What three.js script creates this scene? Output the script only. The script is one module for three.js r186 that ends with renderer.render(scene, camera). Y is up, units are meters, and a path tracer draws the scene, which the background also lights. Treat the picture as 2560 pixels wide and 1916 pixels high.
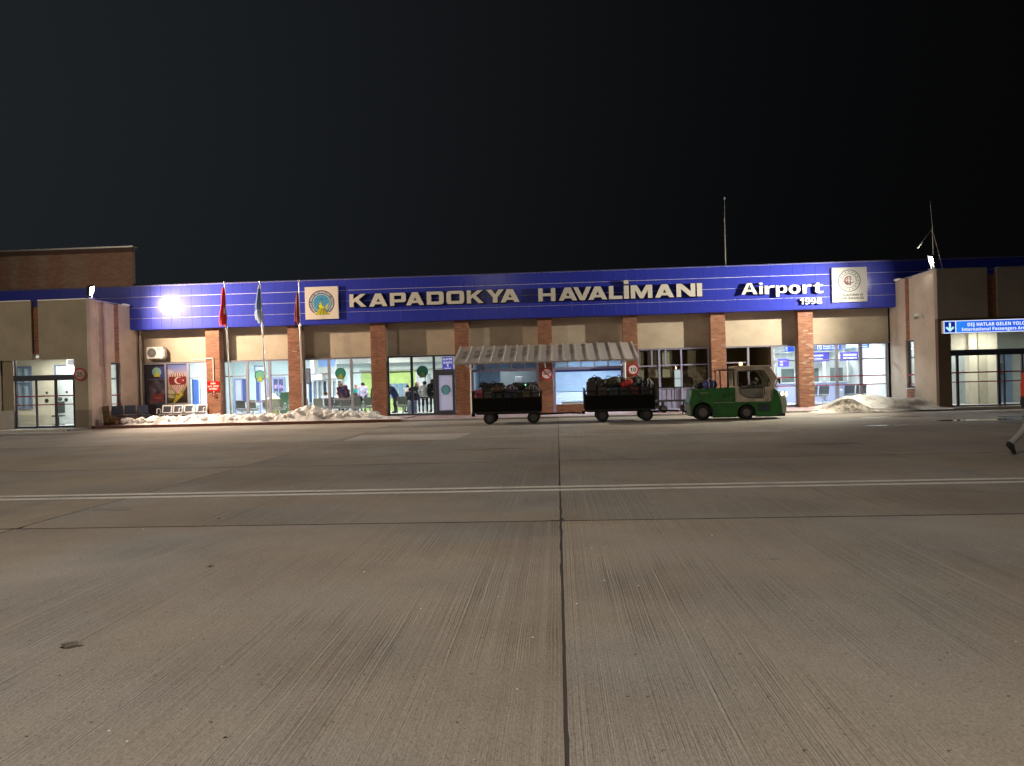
import * as THREE from 'three';
import { mergeGeometries, mergeVertices } from 'three/addons/utils/BufferGeometryUtils.js';
import { RoundedBoxGeometry } from 'three/addons/geometries/RoundedBoxGeometry.js';
import { MarchingCubes } from 'three/addons/objects/MarchingCubes.js';
import { RectAreaLightUniformsLib } from 'three/addons/lights/RectAreaLightUniformsLib.js';
import { FontLoader } from 'three/addons/loaders/FontLoader.js';
import { TextGeometry } from 'three/addons/geometries/TextGeometry.js';

// ---------- camera, sky, light, exposure ----------
const scene = new THREE.Scene();
const camera = new THREE.PerspectiveCamera(52.95, 1024 / 766, 0.1, 900);
camera.position.set(0, 1.72, 0);
camera.up.set(0.02574687, 0.99965987, -0.00415297);
camera.lookAt(-0.05874845, 1.72 - 0.00263409, -0.99826934);
const renderer = new THREE.WebGLRenderer({ antialias: true });
renderer.toneMapping = THREE.LinearToneMapping;
renderer.toneMappingExposure = 1;
renderer.shadowMap.enabled = true;
RectAreaLightUniformsLib.init();
{ // night sky: near black, with the faint glow of the town in the west
  const W = 256, H = 128, d = new Float32Array(W * H * 4), glow = new THREE.Vector3(-0.72, 0.3, -0.62).normalize(), v = new THREE.Vector3();
  for (let j = 0; j < H; j++) for (let i = 0; i < W; i++) {
    const az = (i + 0.5) / W * 2 * Math.PI - Math.PI, el = ((j + 0.5) / H - 0.5) * Math.PI;
    v.set(Math.cos(el) * Math.cos(az), Math.sin(el), Math.cos(el) * Math.sin(az));
    const k = Math.pow(Math.max(0, 0.5 + 0.5 * v.dot(glow)), 7), o = (j * W + i) * 4;
    d[o] = 0.0014 + 0.0118 * k; d[o + 1] = 0.0014 + 0.0143 * k; d[o + 2] = 0.0015 + 0.017 * k; d[o + 3] = 1;
  }
  const t = new THREE.DataTexture(d, W, H, THREE.RGBAFormat, THREE.FloatType);
  t.mapping = THREE.EquirectangularReflectionMapping; t.magFilter = t.minFilter = THREE.LinearFilter; t.needsUpdate = true;
  scene.background = t; scene.environment = t;
}
{ // moon, far behind the camera
  const m = new THREE.DirectionalLight(0xbfd0ff, 0.012);
  m.position.set(-20, 45, 30); m.castShadow = true; m.shadow.radius = 2;
  Object.assign(m.shadow.camera, { left: -40, right: 40, top: 40, bottom: -40, near: 1, far: 150 });
  scene.add(m, m.target);
}

// ---------- helpers ----------
let seed = 20231;
const rnd = () => { seed = (seed * 1664525 + 1013904223) >>> 0; return seed / 4294967296; };
const rr = (a, b) => a + (b - a) * rnd();
const V = (x, y, z) => new THREE.Vector3(x, y, z);
const used = {};
function numbered(n) { if (!(n in used)) { used[n] = 0; return n; } used[n]++; return n + '_' + String(used[n]).padStart(3, '0'); }
function tag(o, label, category, group, kind) {
  if (label) o.userData.label = label; if (category) o.userData.category = category;
  if (group) o.userData.group = group; if (kind) o.userData.kind = kind; return o;
}
function thing(name, label, category, group, x = 0, y = 0, z = 0, turn = 0) {
  const o = new THREE.Group(); o.name = numbered(name); o.position.set(x, y, z); o.rotation.y = turn; scene.add(o);
  return tag(o, label, category, group);
}
function part(parent, name, geo, mat, label) {
  const m = new THREE.Mesh(geo, mat); m.name = parent === scene ? numbered(name) : name; m.castShadow = m.receiveShadow = true;
  if (label) m.userData.label = label; parent.add(m); return m;
}
function solo(name, geo, mat, label, category, group, kind) { return tag(part(scene, name, geo, mat), label, category, group, kind); }
function structure(name, geo, mat) { return tag(part(scene, name, geo, mat), null, null, null, 'structure'); }
function stuffPart(parent, name, geo, mat) { const m = part(parent, name, geo, mat); m.userData.kind = 'stuff'; return m; }
const bx = (x0, x1, y0, y1, z0, z1) => new THREE.BoxGeometry(x1 - x0, y1 - y0, z1 - z0).translate((x0 + x1) / 2, (y0 + y1) / 2, (z0 + z1) / 2);
const rbx = (x0, x1, y0, y1, z0, z1, r = 0.02, s = 2) => new RoundedBoxGeometry(x1 - x0, y1 - y0, z1 - z0, s, r).translate((x0 + x1) / 2, (y0 + y1) / 2, (z0 + z1) / 2);
function cyl(p, q, r0, r1 = r0, seg = 12) {
  const a = V(...p), b = V(...q), d = b.clone().sub(a), g = new THREE.CylinderGeometry(r1, r0, d.length(), seg);
  g.applyQuaternion(new THREE.Quaternion().setFromUnitVectors(V(0, 1, 0), d.clone().normalize()));
  return g.translate((a.x + b.x) / 2, (a.y + b.y) / 2, (a.z + b.z) / 2);
}
const tube = (pts, r, n = 24, seg = 8, closed = false) => new THREE.TubeGeometry(new THREE.CatmullRomCurve3(pts.map(p => V(...p)), closed, 'catmullrom', 0.2), n, r, seg, closed);
const ball = (x, y, z, rx, ry = rx, rz = rx, n = 14) => new THREE.SphereGeometry(1, n, Math.max(6, n * 0.7 | 0)).scale(rx, ry, rz).translate(x, y, z);
function mg(list) {
  const keepColor = list.every(g => g.attributes.color);
  return mergeGeometries(list.map(g => {
    let h = g.index ? g.toNonIndexed() : g.clone();
    for (const k of Object.keys(h.attributes)) if (!['position', 'normal', 'uv'].includes(k) && !(k === 'color' && keepColor)) h.deleteAttribute(k);
    if (!h.attributes.uv) h.setAttribute('uv', new THREE.BufferAttribute(new Float32Array(h.attributes.position.count * 2), 2));
    h.clearGroups(); return h;
  }));
}
function metreUV(g0, ou = 0, ov = 0, s = 1) { // uv in metres along the two axes a face lies in
  const g = g0.index ? g0.toNonIndexed() : g0, p = g.attributes.position, n = g.attributes.normal, uv = new Float32Array(p.count * 2);
  for (let i = 0; i < p.count; i++) {
    const ax = Math.abs(n.getX(i)), ay = Math.abs(n.getY(i)), az = Math.abs(n.getZ(i));
    const [u, v] = ay >= ax && ay >= az ? [p.getX(i), -p.getZ(i)] : ax >= az ? [p.getZ(i), p.getY(i)] : [p.getX(i), p.getY(i)];
    uv[i * 2] = u * s + ou; uv[i * 2 + 1] = v * s + ov;
  }
  g.setAttribute('uv', new THREE.BufferAttribute(uv, 2)); return g;
}
function roundedShape(pts, r = 0.03) { // closed outline with rounded corners; a point may carry its own radius
  const s = new THREE.Shape(), n = pts.length;
  for (let i = 0; i < n; i++) {
    const a = pts[(i + n - 1) % n], b = pts[i], c = pts[(i + 1) % n], rad = b[2] ?? r;
    const la = Math.hypot(a[0] - b[0], a[1] - b[1]), lc = Math.hypot(c[0] - b[0], c[1] - b[1]), ra = Math.min(rad, la * 0.49), rc = Math.min(rad, lc * 0.49);
    const p = [b[0] + (a[0] - b[0]) * ra / la, b[1] + (a[1] - b[1]) * ra / la], q = [b[0] + (c[0] - b[0]) * rc / lc, b[1] + (c[1] - b[1]) * rc / lc];
    if (i) s.lineTo(...p); else s.moveTo(...p);
    if (rad > 0) s.quadraticCurveTo(b[0], b[1], ...q);
  }
  s.closePath(); return s;
}
const extrude = (shape, depth, bevel = 0, curve = 4) => new THREE.ExtrudeGeometry(shape, { depth, bevelEnabled: bevel > 0, bevelSize: bevel, bevelThickness: bevel, bevelSegments: 1, curveSegments: curve });
class Boxes { // many small coloured boxes in one geometry
  constructor() { this.p = []; this.n = []; this.c = []; this.u = []; }
  add(x0, x1, y0, y1, z0, z1, col) {
    const F = [[[1, 0, 0], [x1, y0, z1], [x1, y0, z0], [x1, y1, z0], [x1, y1, z1]], [[-1, 0, 0], [x0, y0, z0], [x0, y0, z1], [x0, y1, z1], [x0, y1, z0]],
      [[0, 1, 0], [x0, y1, z1], [x1, y1, z1], [x1, y1, z0], [x0, y1, z0]], [[0, -1, 0], [x0, y0, z0], [x1, y0, z0], [x1, y0, z1], [x0, y0, z1]],
      [[0, 0, 1], [x0, y0, z1], [x1, y0, z1], [x1, y1, z1], [x0, y1, z1]], [[0, 0, -1], [x1, y0, z0], [x0, y0, z0], [x0, y1, z0], [x1, y1, z0]]];
    for (const [nn, a, b, c, d] of F) for (const q of [a, b, c, a, c, d]) { this.p.push(...q); this.n.push(...nn); this.c.push(...col); this.u.push(q[0] + q[2], q[1]); }
  }
  geo() {
    const g = new THREE.BufferGeometry(); const f = (k, a, w) => g.setAttribute(k, new THREE.BufferAttribute(new Float32Array(a), w));
    f('position', this.p, 3); f('normal', this.n, 3); f('color', this.c, 3); f('uv', this.u, 2); return g;
  }
}
// tileable value noise
function noiseGrid(n) { const a = new Float32Array(n * n); for (let i = 0; i < n * n; i++) a[i] = rnd(); return { n, a }; }
const grids = [noiseGrid(64), noiseGrid(64), noiseGrid(64), noiseGrid(64)];
function vn(g, x, y, px, py) { // periodic in px, py cells
  const { n, a } = g, xi = Math.floor(x), yi = Math.floor(y), fx = x - xi, fy = y - yi, u = fx * fx * (3 - 2 * fx), w = fy * fy * (3 - 2 * fy);
  const X0 = ((xi % px) + px) % px, X1 = (X0 + 1) % px, Y0 = ((yi % py) + py) % py, Y1 = (Y0 + 1) % py;
  const A = a[(X0 % n) + (Y0 % n) * n], B = a[(X1 % n) + (Y0 % n) * n], C = a[(X0 % n) + (Y1 % n) * n], D = a[(X1 % n) + (Y1 % n) * n];
  return (A + (B - A) * u) * (1 - w) + (C + (D - C) * u) * w;
}
function fbm(g, u, v, cells, oct) { let s = 0, k = 0.5, t = 0; for (let o = 0; o < oct; o++) { s += k * vn(g, u * cells, v * cells, cells, cells); t += k; k *= 0.55; cells *= 2; } return s / t; }
function dataTex(W, H, fn, srgb, rep) {
  const d = new Uint8Array(W * H * 4);
  for (let j = 0; j < H; j++) for (let i = 0; i < W; i++) { const c = fn((i + 0.5) / W, (j + 0.5) / H, i, j), o = (j * W + i) * 4; d[o] = c[0]; d[o + 1] = c[1]; d[o + 2] = c[2]; d[o + 3] = c[3] ?? 255; }
  const t = new THREE.DataTexture(d, W, H); t.wrapS = t.wrapT = THREE.RepeatWrapping; t.magFilter = THREE.LinearFilter; t.minFilter = THREE.LinearMipmapLinearFilter; t.generateMipmaps = true;
  if (srgb) t.colorSpace = THREE.SRGBColorSpace; if (rep) t.repeat.set(rep, rep); t.needsUpdate = true; return t;
}
function canvasTex(W, H, draw) {
  const c = document.createElement('canvas'); c.width = W; c.height = H; const x = c.getContext('2d'); draw(x, W, H);
  const t = new THREE.CanvasTexture(c); t.colorSpace = THREE.SRGBColorSpace; t.magFilter = THREE.LinearFilter; t.needsUpdate = true; return t;
}
const std = (r, g, b, rough = 0.7, more = {}) => new THREE.MeshStandardMaterial({ color: new THREE.Color().setRGB(r, g, b), roughness: rough, ...more });
const glass = (r = 1, g = 1, b = 1, rough = 0.02) => new THREE.MeshPhysicalMaterial({ color: new THREE.Color().setRGB(r, g, b), roughness: rough, transmission: 1, thickness: 0, ior: 1.5 });
const emit = (r, g, b, k) => new THREE.MeshStandardMaterial({ color: 0x111111, emissive: new THREE.Color().setRGB(r, g, b), emissiveIntensity: k, roughness: 0.5 });
// plane that faces +z, sized in metres, uv 0..1
const sheet = (x0, x1, y0, y1, z) => new THREE.PlaneGeometry(x1 - x0, y1 - y0).translate((x0 + x1) / 2, (y0 + y1) / 2, z);

// ---------- materials ----------
const cl = v => Math.max(0, Math.min(255, v));
const grooveRow = []; for (let i = 0; i < 2048; i++) grooveRow.push(rnd());
const concreteFn = bump => (u, v, i, j) => { // brushed concrete: fine grooves along v, pores, pale and dark patches
  const wob = Math.floor(fbm(grids[2], u, v, 6, 2) * 7);
  const gi = (i + wob) % 2048, gr = grooveRow[gi] * 0.5 + grooveRow[((gi >> 1) + 700) % 2048] * 0.34 + grooveRow[((gi >> 3) + 300) % 2048] * 0.16;
  const wear = fbm(grids[0], u, v, 5, 4), patch = fbm(grids[1], u, v, 3, 5), fine = vn(grids[3], u * 1024, v * 512, 1024, 512), speck = vn(grids[2], u * 700, v * 700, 700, 700);
  const gk = Math.max(0, Math.min(1, (wear - 0.26) * 2.4)) * (0.3 + 1.25 * vn(grids[1], u * 70, v * 11, 70, 11));
  const pore = speck > 0.9 ? (speck - 0.9) * 9 : 0;
  if (bump) { const h = 150 + (gr - 0.5) * 210 * gk + (fine - 0.5) * 40 - pore * 110; return [cl(h), cl(h), cl(h)]; }
  const b = 148 + (patch - 0.5) * 62 + (gr - 0.5) * 54 * gk + (fine - 0.5) * 24 - pore * 60, w = (fbm(grids[3], u, v, 4, 3) - 0.5) * 15;
  return [cl(b + 4 + w), cl(b - 2), cl(b - 10 - w)];
};
const texConcrete = dataTex(2048, 2048, concreteFn(false), true), texConcreteB = dataTex(2048, 2048, concreteFn(true), false);
const concreteMats = [[1, 1, 1], [0.93, 0.93, 0.94], [1.04, 1.02, 0.98]].map(c => new THREE.MeshStandardMaterial({ color: new THREE.Color().setRGB(...c), map: texConcrete, bumpMap: texConcreteB, bumpScale: 0.011, roughness: 0.82 }));
const texPlaster = dataTex(512, 512, (u, v) => { const a = fbm(grids[0], u, v, 4, 5), b = vn(grids[1], u * 256, v * 256, 256, 256), k = 226 + (a - 0.5) * 40 + (b - 0.5) * 16; return [cl(k), cl(k), cl(k)]; }, true, 0.4);
const texPlasterB = dataTex(512, 512, (u, v) => { const k = 128 + (vn(grids[2], u * 256, v * 256, 256, 256) - 0.5) * 140 + (fbm(grids[3], u, v, 16, 3) - 0.5) * 120; return [cl(k), cl(k), cl(k)]; }, false, 0.4);
const plaster = (r, g, b) => new THREE.MeshStandardMaterial({ color: new THREE.Color().setRGB(r, g, b), map: texPlaster, bumpMap: texPlasterB, bumpScale: 0.004, roughness: 0.9 });
const texGrime = dataTex(512, 512, (u, v) => { const a = fbm(grids[1], u, v, 5, 5), b = fbm(grids[3], u, v, 40, 2), c = vn(grids[2], u * 300, v * 22, 300, 22), k = 238 - Math.max(0, a - 0.5) * 190 - Math.max(0, b - 0.62) * 110 - (c > 0.92 ? 22 : 0); return [cl(k), cl(k * 0.97), cl(k * 0.92)]; }, true, 0.8);
const M = {
  wall: plaster(0.56, 0.47, 0.35), wing: plaster(0.5, 0.42, 0.33), base: plaster(0.3, 0.24, 0.19),
  brick: new THREE.MeshStandardMaterial({ vertexColors: true, roughness: 0.85, bumpMap: texPlasterB, bumpScale: 0.003 }),
  mortar: std(0.28, 0.24, 0.2, 0.95),
  blue: new THREE.MeshPhysicalMaterial({ color: new THREE.Color().setRGB(0.024, 0.036, 0.37), roughness: 0.5, metalness: 0.0, specularIntensity: 0.35, clearcoat: 0.3, clearcoatRoughness: 0.19 }),
  joint: std(0.62, 0.62, 0.8, 0.5), coping: std(0.5, 0.48, 0.46, 0.45, { metalness: 0.6 }), dark: std(0.02, 0.02, 0.025, 0.6),
  alu: std(0.3, 0.29, 0.34, 0.4, { metalness: 0.35 }), aluDark: std(0.055, 0.06, 0.085, 0.4, { metalness: 0.3 }), aluBlue: std(0.3, 0.31, 0.47, 0.45),
  pane: glass(0.97, 1, 0.98), paneDark: glass(0.75, 0.74, 0.66),
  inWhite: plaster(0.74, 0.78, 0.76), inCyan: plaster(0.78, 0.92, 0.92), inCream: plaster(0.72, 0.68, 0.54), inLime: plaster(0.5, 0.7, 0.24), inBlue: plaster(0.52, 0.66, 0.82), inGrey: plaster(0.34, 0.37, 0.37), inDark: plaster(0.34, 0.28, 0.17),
  floor: std(0.55, 0.56, 0.58, 0.22), ceil: std(0.75, 0.76, 0.78, 0.9),
  white: std(0.75, 0.74, 0.72, 0.5), chrome: std(0.6, 0.6, 0.6, 0.3, { metalness: 0.85 }), black: std(0.012, 0.012, 0.012, 0.6), rubber: std(0.014, 0.013, 0.013, 0.85),
  red: std(0.55, 0.02, 0.02, 0.5), railRed: std(0.3, 0.015, 0.03, 0.5), kerb: std(0.13, 0.05, 0.035, 0.8),
  seatGrey: std(0.2, 0.24, 0.22, 0.5), seatNavy: std(0.025, 0.03, 0.06, 0.5), doorLav: std(0.62, 0.62, 0.8, 0.5), navy: std(0.04, 0.05, 0.3, 0.5), steelPale: std(0.52, 0.5, 0.47, 0.5, { metalness: 0.2 }),
};
// ---------- ground ----------
const SX = 6.95, SZ = 6.93;
structure('ground', metreUV(new THREE.PlaneGeometry(700, 700).rotateX(-Math.PI / 2).translate(0, -0.05, -100), 0, 0, 0.14), std(0.07, 0.066, 0.06, 0.95));
const apron = new THREE.Group(); apron.name = 'apron'; apron.userData.kind = 'structure'; scene.add(apron);
const holes = [[-3.34, -5.06, 0.085, 0.08], [-3.39, -7.27, 0.055, 0.06], [-4.51, -9.96, 0.035, 0.05], [-1.74, -4.36, 0.018, 0.016], [-1.67, -3.7, 0.018, 0.014], [-1.22, -3.83, 0.01, 0.01], [1.33, -6.36, 0.016, 0.02]];
for (let r = -2; r <= 5; r++) for (let c = -6; c < 6; c++) {
  const x0 = c * SX + 0.0095, x1 = (c + 1) * SX - 0.0095, zf = -2.47 - r * SZ - 0.03, zb = Math.max(-2.47 - (r + 1) * SZ, -38.9) + 0.03;
  if (zb >= zf - 0.1) continue;
  let s; const near = r >= -1 && r <= 1 && c >= -2 && c <= 1;
  if (near) { // chipped, slightly wandering edges where the joints are seen close up
    const cs = [[x0, -zf], [x1, -zf], [x1, -zb], [x0, -zb]], P = []; cs.forEach((a, i) => { const b = cs[(i + 1) % 4], L = Math.hypot(b[0] - a[0], b[1] - a[1]), n = 36, nx = -(b[1] - a[1]) / L, ny = (b[0] - a[0]) / L; for (let k = 0; k < n; k++) { const t = (k + rr(-0.3, 0.3)) / n, j = k ? rr(0, 0.003) + (rnd() < 0.14 ? rr(0.003, 0.01) : 0) : 0.006; P.push(new THREE.Vector2(a[0] + (b[0] - a[0]) * Math.max(0, t) + nx * j, a[1] + (b[1] - a[1]) * Math.max(0, t) + ny * j)); } }); s = new THREE.Shape(P);
  } else s = roundedShape([[x0, -zf], [x1, -zf], [x1, -zb], [x0, -zb]], 0.02);
  const inside = holes.filter(h => h[0] > x0 && h[0] < x1 && h[1] < zf && h[1] > zb);
  for (const [hx, hz, ha, hb] of inside) {
    const p = new THREE.Path(); for (let k = 0; k < 14; k++) { const t = -k / 14 * 2 * Math.PI, w = 0.75 + 0.5 * rnd(); const q = [hx + Math.cos(t) * ha * w, -hz + Math.sin(t) * hb * w]; k ? p.lineTo(...q) : p.moveTo(...q); }
    p.closePath(); s.holes.push(p);
  }
  const g = extrude(s, 0.1, 0, 2).rotateX(-Math.PI / 2).translate(0, -0.1, 0);
  const fl = ((c * 7 + r * 13) % 4 + 4) % 4, m = metreUV(g, 0, 0, 1 / 7), uv = m.attributes.uv, ou = rr(0, 1), ov = rr(0, 1);
  for (let i = 0; i < uv.count; i++) uv.setXY(i, (fl & 1 ? -1 : 1) * uv.getX(i) + ou, (fl & 2 ? -1 : 1) * uv.getY(i) + ov);
  part(apron, 'concrete_slab', m, concreteMats[((c * 5 + r * 3) % 3 + 3) % 3]);
}
const sealM = std(0.06, 0.052, 0.046, 0.9);
for (let c = -6; c <= 6; c++) part(apron, 'joint_sealant', bx(c * SX - 0.035, c * SX + 0.035, -0.06, -0.005, -38.4, 11), sealM);
for (let r = -1; r <= 5; r++) part(apron, 'joint_sealant', bx(-41, 41, -0.062, -0.002, -2.47 - r * SZ - 0.06, -2.47 - r * SZ + 0.06), sealM);
for (const [hx, hz, ha, hb] of holes) part(apron, 'hole_floor', ball(hx, -0.05, hz, ha * 1.3, 0.03, hb * 1.3, 12), std(0.06, 0.045, 0.035, 0.95));
{ const B = new Boxes(); for (let i = 0; i < 170; i++) { const z = -3.2 - Math.pow(rnd(), 1.6) * 22, x = rr(-0.75, 0.68) * -z, a = rr(0.002, 0.006) * (1 + -z * 0.04); B.add(x, x + a * rr(1, 2.4), 0, a * 0.6, z, z + a, rnd() < 0.5 ? [0.75, 0.75, 0.76] : [0.1, 0.085, 0.07]); } const m = part(apron, 'ice_crumbs', B.geo(), new THREE.MeshStandardMaterial({ vertexColors: true, roughness: 0.7 })); m.userData.kind = 'stuff'; }
// painted lines, worn through in places
const wearTex = k => dataTex(512, 64, (u, v) => { const a = fbm(grids[0], u, v, 24, 3), b = vn(grids[2], u * 256, v * 32, 256, 32), w = cl((a * 0.75 + b * 0.25 - k) * 900); return [w, w, w]; }, false);
const paint = (r, g, b, k) => new THREE.MeshStandardMaterial({ color: new THREE.Color().setRGB(r, g, b), roughness: 0.7, alphaMap: wearTex(k), transparent: true });
const flat = (x0, x1, z0, z1, y, rep = 0.08) => { const g = new THREE.PlaneGeometry(x1 - x0, z1 - z0).rotateX(-Math.PI / 2).translate((x0 + x1) / 2, y, (z0 + z1) / 2), uv = g.attributes.uv; for (let i = 0; i < uv.count; i++) uv.setXY(i, uv.getX(i) * (x1 - x0) * rep, uv.getY(i)); return g; };
const pw = paint(0.85, 0.83, 0.79, 0.2), pf = paint(0.6, 0.58, 0.54, 0.42), pk = paint(0.03, 0.028, 0.026, 0.45);
part(apron, 'painted_line', flat(-41, 41, -12.47, -12.28, 0.004), pw);
part(apron, 'painted_line', flat(-41, 41, -12.1, -11.91, 0.004), pw);
part(apron, 'painted_line', flat(-41, 41, -12.22, -12.16, 0.0035), pk);
part(apron, 'painted_line', flat(-16, -6.9, -22.3, -22.17, 0.004, 0.11), pf);
part(apron, 'painted_line', flat(6.6, 14, -22.65, -22.52, 0.004, 0.11), pf);
part(apron, 'painted_line', flat(-41, 30, -27.6, -27.5, 0.004, 0.1), pf);
{ // pale square patch cast into the slab in front of the canopy
  const s = new THREE.Shape([[-6.65, 23.34], [-3.13, 22.85], [-2.9, 25.8], [-6.7, 25.85]].map(p => new THREE.Vector2(...p)));
  part(apron, 'repair_patch', metreUV(new THREE.ShapeGeometry(s).rotateX(-Math.PI / 2).translate(0, 0.004, 0), 0.3, 0.1, 1 / 7), new THREE.MeshStandardMaterial({ color: new THREE.Color().setRGB(1.35, 1.35, 1.45), map: texConcrete, bumpMap: texConcreteB, bumpScale: 0.002, roughness: 0.6 }));
}
// stains of oil and rubber on the apron
for (const [x, z, a, b, k] of [[3.4, -5.2, 0.5, 0.16, 1], [1.9, -7.3, 0.22, 0.1, 2], [4.8, -6.5, 0.4, 0.2, 3], [-6.5, -10.8, 0.8, 0.3, 4], [6.5, -19, 1.6, 0.5, 5], [-1.5, -19.5, 2.2, 0.5, 6]]) {
  const t = dataTex(128, 128, (u, v) => { const d = Math.hypot(u - 0.5, v - 0.5) * 2, n = fbm(grids[k % 4], (u + k * 0.13) % 1, v, 6, 4), w = cl((n * 1.5 - 0.25 - d * 0.9) * 240); return [w, w, w]; }, false);
  part(apron, 'oil_stain', new THREE.PlaneGeometry(a * 2, b * 2).rotateX(-Math.PI / 2).translate(x, 0.003, z), new THREE.MeshStandardMaterial({ color: new THREE.Color().setRGB(0.12, 0.1, 0.085), roughness: 0.6, transparent: true, alphaMap: t, opacity: 0.55 }));
}
// rubber left by turning wheels
{ const t = dataTex(512, 32, (u, v) => { const n = fbm(grids[2], u, v, 12, 3), e = Math.min(1, v * 5, (1 - v) * 5) * Math.min(1, u * 6, (1 - u) * 6), w = cl((n - 0.34) * 520 * e); return [w, w, w]; }, false), m = new THREE.MeshStandardMaterial({ color: new THREE.Color().setRGB(0.06, 0.055, 0.05), roughness: 0.8, alphaMap: t, transparent: true, opacity: 0.2 });
  const arc = (pts, w, y) => { const c = new THREE.CatmullRomCurve3(pts.map(p => V(p[0], 0, p[1]))), N = 60, p = [], uv = [], ix = []; for (let i = 0; i <= N; i++) { const a = c.getPoint(i / N), d = c.getTangent(i / N); for (const k of [-1, 1]) { p.push(a.x - d.z * k * w, y, a.z + d.x * k * w); uv.push(i / N, (k + 1) / 2); } if (i < N) { const b = i * 2; ix.push(b, b + 1, b + 2, b + 1, b + 3, b + 2); } } const g = new THREE.BufferGeometry(); g.setAttribute('position', new THREE.Float32BufferAttribute(p, 3)); g.setAttribute('uv', new THREE.Float32BufferAttribute(uv, 2)); g.setIndex(ix); g.computeVertexNormals(); return g; };
  [[[[-9, -17], [-3, -18.5], [4, -21], [9, -26]], 0.1], [[[-9.2, -18.4], [-3, -20], [3.4, -22.4], [8, -27.4]], 0.1], [[[12, -8.5], [7, -10.4], [2.5, -14], [0.5, -20]], 0.09], [[[-12, -26], [-4, -27], [6, -26.6], [14, -24]], 0.14]].forEach(([p, w], i) => part(apron, 'tyre_mark', arc(p, w, 0.0025 + i * 0.0002), m)); }
// film of melt water before the right wing
{
  const wet = new THREE.MeshPhysicalMaterial({ color: new THREE.Color().setRGB(0.05, 0.047, 0.043), roughness: 0.09, ior: 1.33 });
  const blob = (cx, cz, a, b, n) => { const s = new THREE.Shape(); for (let i = 0; i < n; i++) { const t = i / n * 6.2832, w = 0.8 + 0.4 * vn(grids[1], i * 0.5 + cx, 0, 64, 64), q = [cx + Math.cos(t) * a * w, -cz + Math.sin(t) * b * w]; i ? s.lineTo(...q) : s.moveTo(...q); } return new THREE.ShapeGeometry(s).rotateX(-Math.PI / 2).translate(0, 0.004, 0); };
  for (const [x, z, a, b] of [[14.3, -26.8, 1.7, 0.42], [17.2, -28.2, 1.8, 0.3], [12.6, -29.6, 1.6, 0.25], [10.5, -25.1, 0.9, 0.12], [-24.5, -31.3, 2.6, 0.2]]) part(apron, 'meltwater_puddle', blob(x, z, a, b, 40), wet);
}
// paved walk along the terminal
const texPaver = dataTex(512, 512, (u, v) => {
  const R = 10, row = Math.floor(v * R), uu = u * 5 + (row % 2) * 0.5, cx = uu - Math.floor(uu), cy = v * R - row, j = Math.min(cx * 2, (1 - cx) * 2, cy, 1 - cy) < 0.06, t = grids[0].a[(Math.floor(uu) % 5) + row * 64], n = vn(grids[1], u * 128, v * 128, 128, 128);
  const k = (j ? 84 : 150 + t * 36) + (n - 0.5) * 30; return [cl(k + 12), cl(k - 12), cl(k - 8)];
}, true);
const paverMat = new THREE.MeshStandardMaterial({ map: texPaver, roughness: 0.85 });
const walk = new THREE.Group(); walk.name = 'pavement'; walk.userData.kind = 'structure'; scene.add(walk);
part(walk, 'paved_walk', metreUV(bx(-7.1, 33, -0.04, 0.08, -39.2, -34.62), 0, 0, 1), paverMat);
part(walk, 'paved_walk', metreUV(bx(-21.6, -7.1, -0.04, 0.115, -39.2, -34.5), 0, 0, 1), paverMat);
part(walk, 'paved_walk', metreUV(bx(-34, -21.6, -0.04, 0.09, -34.6, -32.9), 0, 0, 1), concreteMats[1]);
for (let i = 0; i < 14; i++) part(walk, 'kerb_stone', rbx(-21.8 + i * 1.05, -20.76 + i * 1.05, -0.04, 0.135, -34.5, -34.36, 0.015, 1), M.kerb);
for (let i = 0; i < 24; i++) part(walk, 'kerb_stone', rbx(-7.08 + i * 1.0, -6.09 + i * 1.0, -0.04, 0.085, -34.62, -34.5, 0.012, 1), std(0.36, 0.34, 0.32, 0.85));
for (let i = 0; i < 12; i++) part(walk, 'kerb_stone', rbx(-34 + i * 1.02, -32.99 + i * 1.02, -0.04, 0.1, -32.9, -32.74, 0.012, 1), std(0.45, 0.43, 0.4, 0.85));
// ---------- terminal ----------
const ZW = -38.5, ZG = -38.6, ZP = -38.1, ZF = -37.8;
const term = thing('terminal_building', 'long low terminal with blue panelled fascia, brick pillars and lit glazed bays', 'building');
part(term, 'upper_wall', metreUV(bx(-21.5, 16.25, 3.12, 6.6, ZW - 0.5, ZW - 0.2)), M.wall); part(term, 'window_head', bx(-21.5, 16.25, 3.12, 3.145, ZW - 0.2, ZW + 0.01), M.alu);
part(term, 'roof_slab', bx(-31, 25, 6.6, 6.85, -60, ZW + 0.35), std(0.1, 0.1, 0.1, 0.9));
part(term, 'rear_wall', bx(-31, 25, 0, 6.6, -60.3, -60), M.wall);
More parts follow.
